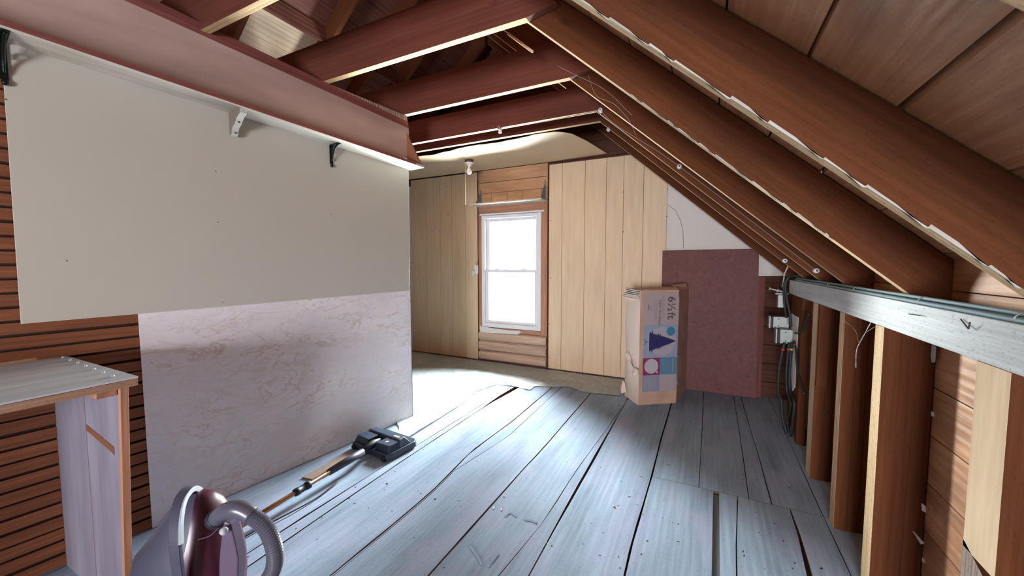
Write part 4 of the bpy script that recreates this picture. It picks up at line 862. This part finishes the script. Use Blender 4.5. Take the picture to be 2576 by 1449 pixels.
for j in range(len(prof)-1):
    for k in range(nn):
        q = [j*nn+k, j*nn+(k+1) % nn, (j+1)*nn+(k+1) % nn, (j+1)*nn+k]
        (gf if nn*.27 < k+.5 < nn*.80 else bf).append(q)
gf.append(list(range(nn))[::-1]); bf.append([(len(prof)-1)*nn+k for k in range(nn)])
def compact(mb, fs):
    ids = sorted({i for f in fs for i in f}); mp = {v: i for i, v in enumerate(ids)}; mb.shared([vs[i] for i in ids], [[mp[i] for i in f] for f in fs])
compact(G, gf); compact(Bu, bf)
G.build('rear_housing', 'vac_grey', vac); Bu.build('lid', 'burgundy', vac)
def vq(px, py, b=-.12): return on(px, py, f2, f2.dot(vc)+b)
# lilac side blade
m = MB(); m.prism([vq(*p, -.115) for p in ((562, 1312), (578, 1318), (590, 1365), (598, 1406), (597, 1449), (590, 1500), (548, 1500), (551, 1400), (556, 1350))], f2*.05); m.build('side_fin', 'vac_lilac', vac, bevel=.006)
# handle arc
def arcband(pts, wv, tv, mb, m=0):
    P = smooth_path(pts, 6); vv = []
    for i, p in enumerate(P):
        t_ = (P[min(i+1, len(P)-1)]-P[max(i-1, 0)]).normalized(); n_ = t_.cross(r2).normalized()
        vv += [p-r2*wv+n_*tv, p+r2*wv+n_*tv, p+r2*wv-n_*tv, p-r2*wv-n_*tv]
    k = len(P); mb.shared(vv, [[i*4+j, i*4+(j+1) % 4, i*4+4+(j+1) % 4, i*4+4+j] for i in range(k-1) for j in range(4)]+[[0, 1, 2, 3], [4*k-4, 4*k-3, 4*k-2, 4*k-1]], m=m, smooth=False)
hp = [vq(456, 1500, -.175), vq(450, 1449, -.18), vq(441, 1370, -.175), vq(442, 1305, -.145), vq(454, 1255, -.095), vq(477, 1229, -.03), vq(497, 1240, .03), vq(500, 1270, .05)]
m = MB(); arcband(hp, .019, .009, m); m.build('carry_handle', 'vac_grey', vac, bevel=.004)
m = MB(); arcband([p+r2*.0215 for p in hp[2:]], .003, .010, m); m.build('handle_trim', 'vac_light', vac, bevel=.002)
# hose elbow and hose
el = [vq(546, 1304, -.09), vq(560, 1290, -.11), vq(588, 1280), vq(612, 1285), vq(632, 1297)]; q0 = el[0]
m = MB(); m.tube(smooth_path(el, 5), .031, 18); m.build('hose_elbow', 'hose', vac)
m = MB(); m.lathe(q0, (el[1]-q0), [(-.012, .037), (.008, .037), (.012, .033)], 20); m.build('hose_collar', 'nozzle_dark', vac)
hz = [vq(632, 1297), vq(662, 1320), vq(683, 1356), vq(692, 1400), vq(684, 1440), vq(655, 1475), vq(600, 1492), vq(540, 1500, -.17)]
P = smooth_path(hz, 14); rr = [.027+(.0022 if i % 2 else -.0012) for i in range(len(P))]
m = MB(); m.tube(P, rr, 18, smooth=False); m.build('hose', 'hose', vac)
m = MB(); m.lathe(vq(563, 1336, -.135), -f2*.6+r2*.4+Vector((0, 0, .2)), [(0, .014), (.008, .012), (.012, 0)], 16); m.build('release_button', 'vac_light', vac)
m = MB(); m.tube(smooth_path([vq(498, 1358, -.15), vq(528, 1348, -.155), vq(548, 1330, -.15)], 5), .0015, 6); m.build('seam', 'vac_lilac', vac)
for zz in (.19, .10):
    m = MB(); m.lathe(vp(-.175, -.03, zz), -r2, [(-.01, .0), (-.01, .035), (.014, .037), (.02, .028), (.02, 0)], 20); m.build('wheel', 'nozzle_dark', vac)
# wand
hA = Vector((-2.105, 1.03, .05)); hB = Vector((-2.118, 1.90, .085))
wd = (hB-hA)
def wl_(t): return hA+wd*t
m = MB(); m.tube([wl_(-.08), wl_(.72)], .0135, 16); m.build('wand', 'copper', vac, label='copper coloured tube')
m = MB(); m.lathe(wl_(.39), wd, [(0, .015), (.004, .022), (.03, .023), (.032, .020), (.075, .021), (.078, .024), (.10, .024), (.104, .016)], 20); m.build('wand_joint', 'nozzle_dark', vac)
m = MB(); m.tube([wl_(-.20), wl_(-.04)], .02, 14); m.build('wand_grip', 'hose', vac)
m = MB(); m.tube([wl_(.66), wl_(.86), wl_(.98)], [.021, .026, .022], 18); m.build('wand_sleeve', 'vac_grey', vac)
m = MB(); m.tube(smooth_path([wl_(.7)+Vector((.05, 0, -.06)), wl_(.5)+Vector((.075, 0, -.06)), wl_(.3)+Vector((.07, 0, -.048)), wl_(.1)+Vector((.04, 0, -.045)), wl_(-.1)+Vector((.03, 0, -.04))], 6), .004, 6); m.build('wand_cord', 'cable_black', vac)
# power nozzle (local frame: a across, b forward)
n0 = onz(965, 1167); n1 = onz(1040, 1132); nl = Vector((-2.425, 2.02, 0))
nb = Vector((.10, .995, 0)).normalized(); na = Vector((nb.y, -nb.x, 0)); nc = Vector((-2.19, 1.965, 0))
def np_(a, b, z): return nc+Vector((.018, .02, 0))+na*a*.93+nb*b*.88+Vector((0, 0, z))
def slab(outl, z0, z1, mat, nm, bev=.006, top=None):
    m = MB(); t_ = top or [(a*.97, b*.98+.002) for a, b in outl]
    m.hexa([np_(a, b, z0) for a, b in outl], [np_(a, b, z1) for a, b in t_]); return m.build(nm, mat, vac, bevel=bev)
slab([(-.215, 0), (.205, 0), (.225, .05), (.225, .30), (.19, .345), (-.19, .345), (-.215, .30)], .012, .05, 'nozzle', 'nozzle_base')
slab([(-.21, .02), (-.045, .02), (-.045, .09), (-.21, .15)], .05, .095, 'nozzle', 'nozzle_pod', top=[(-.195, .045), (-.05, .035), (-.05, .15), (-.19, .15)])
slab([(.045, .02), (.205, .02), (.205, .15), (.045, .15)], .05, .095, 'nozzle', 'nozzle_pod', top=[(.048, .035), (.185, .045), (.185, .15), (.048, .15)])
slab([(-.205, .14), (.21, .14), (.20, .27), (-.19, .27)], .05, .105, 'nozzle', 'nozzle_hood', top=[(-.19, .155), (.185, .155), (.17, .22), (-.165, .22)])
slab([(.03, .155+.03), (.09, .185), (.09, .205), (.03, .205)], .1045, .1065, 'badge', 'nozzle_badge', .0005) if False else None
m = MB(); m.prism([np_(.09, .175, .1055), np_(.155, .175, .1055), np_(.155, .195, .1055), np_(.09, .195, .1055)], (0, 0, .001)); m.build('rating_badge', 'badge', vac)
m = MB(); m.prism([np_(.10, .08, .0955), np_(.125, .08, .0955), np_(.125, .105, .0955), np_(.10, .105, .0955)], (0, 0, .001)); m.build('height_dial', 'badge', vac)
m = MB(); m.tube([wl_(.97), np_(0, .05, .075), np_(0, .11, .07)], [.022, .024, .02], 14); m.build('nozzle_neck', 'nozzle_dark', vac)
for s_ in (-1, 1):
    m = MB(); m.lathe(np_(.17*s_, .0, .02), na*s_, [(0, 0), (0, .02), (.02, .02), (.022, 0)], 14); m.build('nozzle_wheel', 'nozzle_dark', vac)

# ================================================================= COBWEBS
for i, (l, r_) in enumerate(((((2290-100, 812), (2170, 850), (2155, 880), (2153, 925)), .004), (((2115, 800), (2150, 830), (2160, 862)), .0015), (((2200, 822), (2175, 840), (2160, 862)), .0015))):
    m = MB(); P = smooth_path([onx(*p, .62) for p in l], 5); m.tube(P, [r_*(.35+.65*random.random())*.5 for _ in P], 5); tag(m.build('cobweb', 'web'), ['dusty cobweb strand dangling below the pale plate between two studs', 'left upper thread of the cobweb below the plate', 'right upper thread of the cobweb below the plate'][i], 'cobweb', 'cobwebs')
for i, l in enumerate((((1480, 190), (1500, 240), (1545, 262), (1580, 300), (1600, 340)), ((1400, 165), (1450, 190), (1520, 225), (1590, 290)))):
    m = MB(); P = smooth_path([ony(*p, 2.6) for p in l], 5); m.tube(P, .0007, 5); tag(m.build('cobweb', 'web'), ['sagging cobweb thread hanging under the second rafter', 'long thin cobweb thread between joist and rafter'][i], 'cobweb', 'cobwebs')
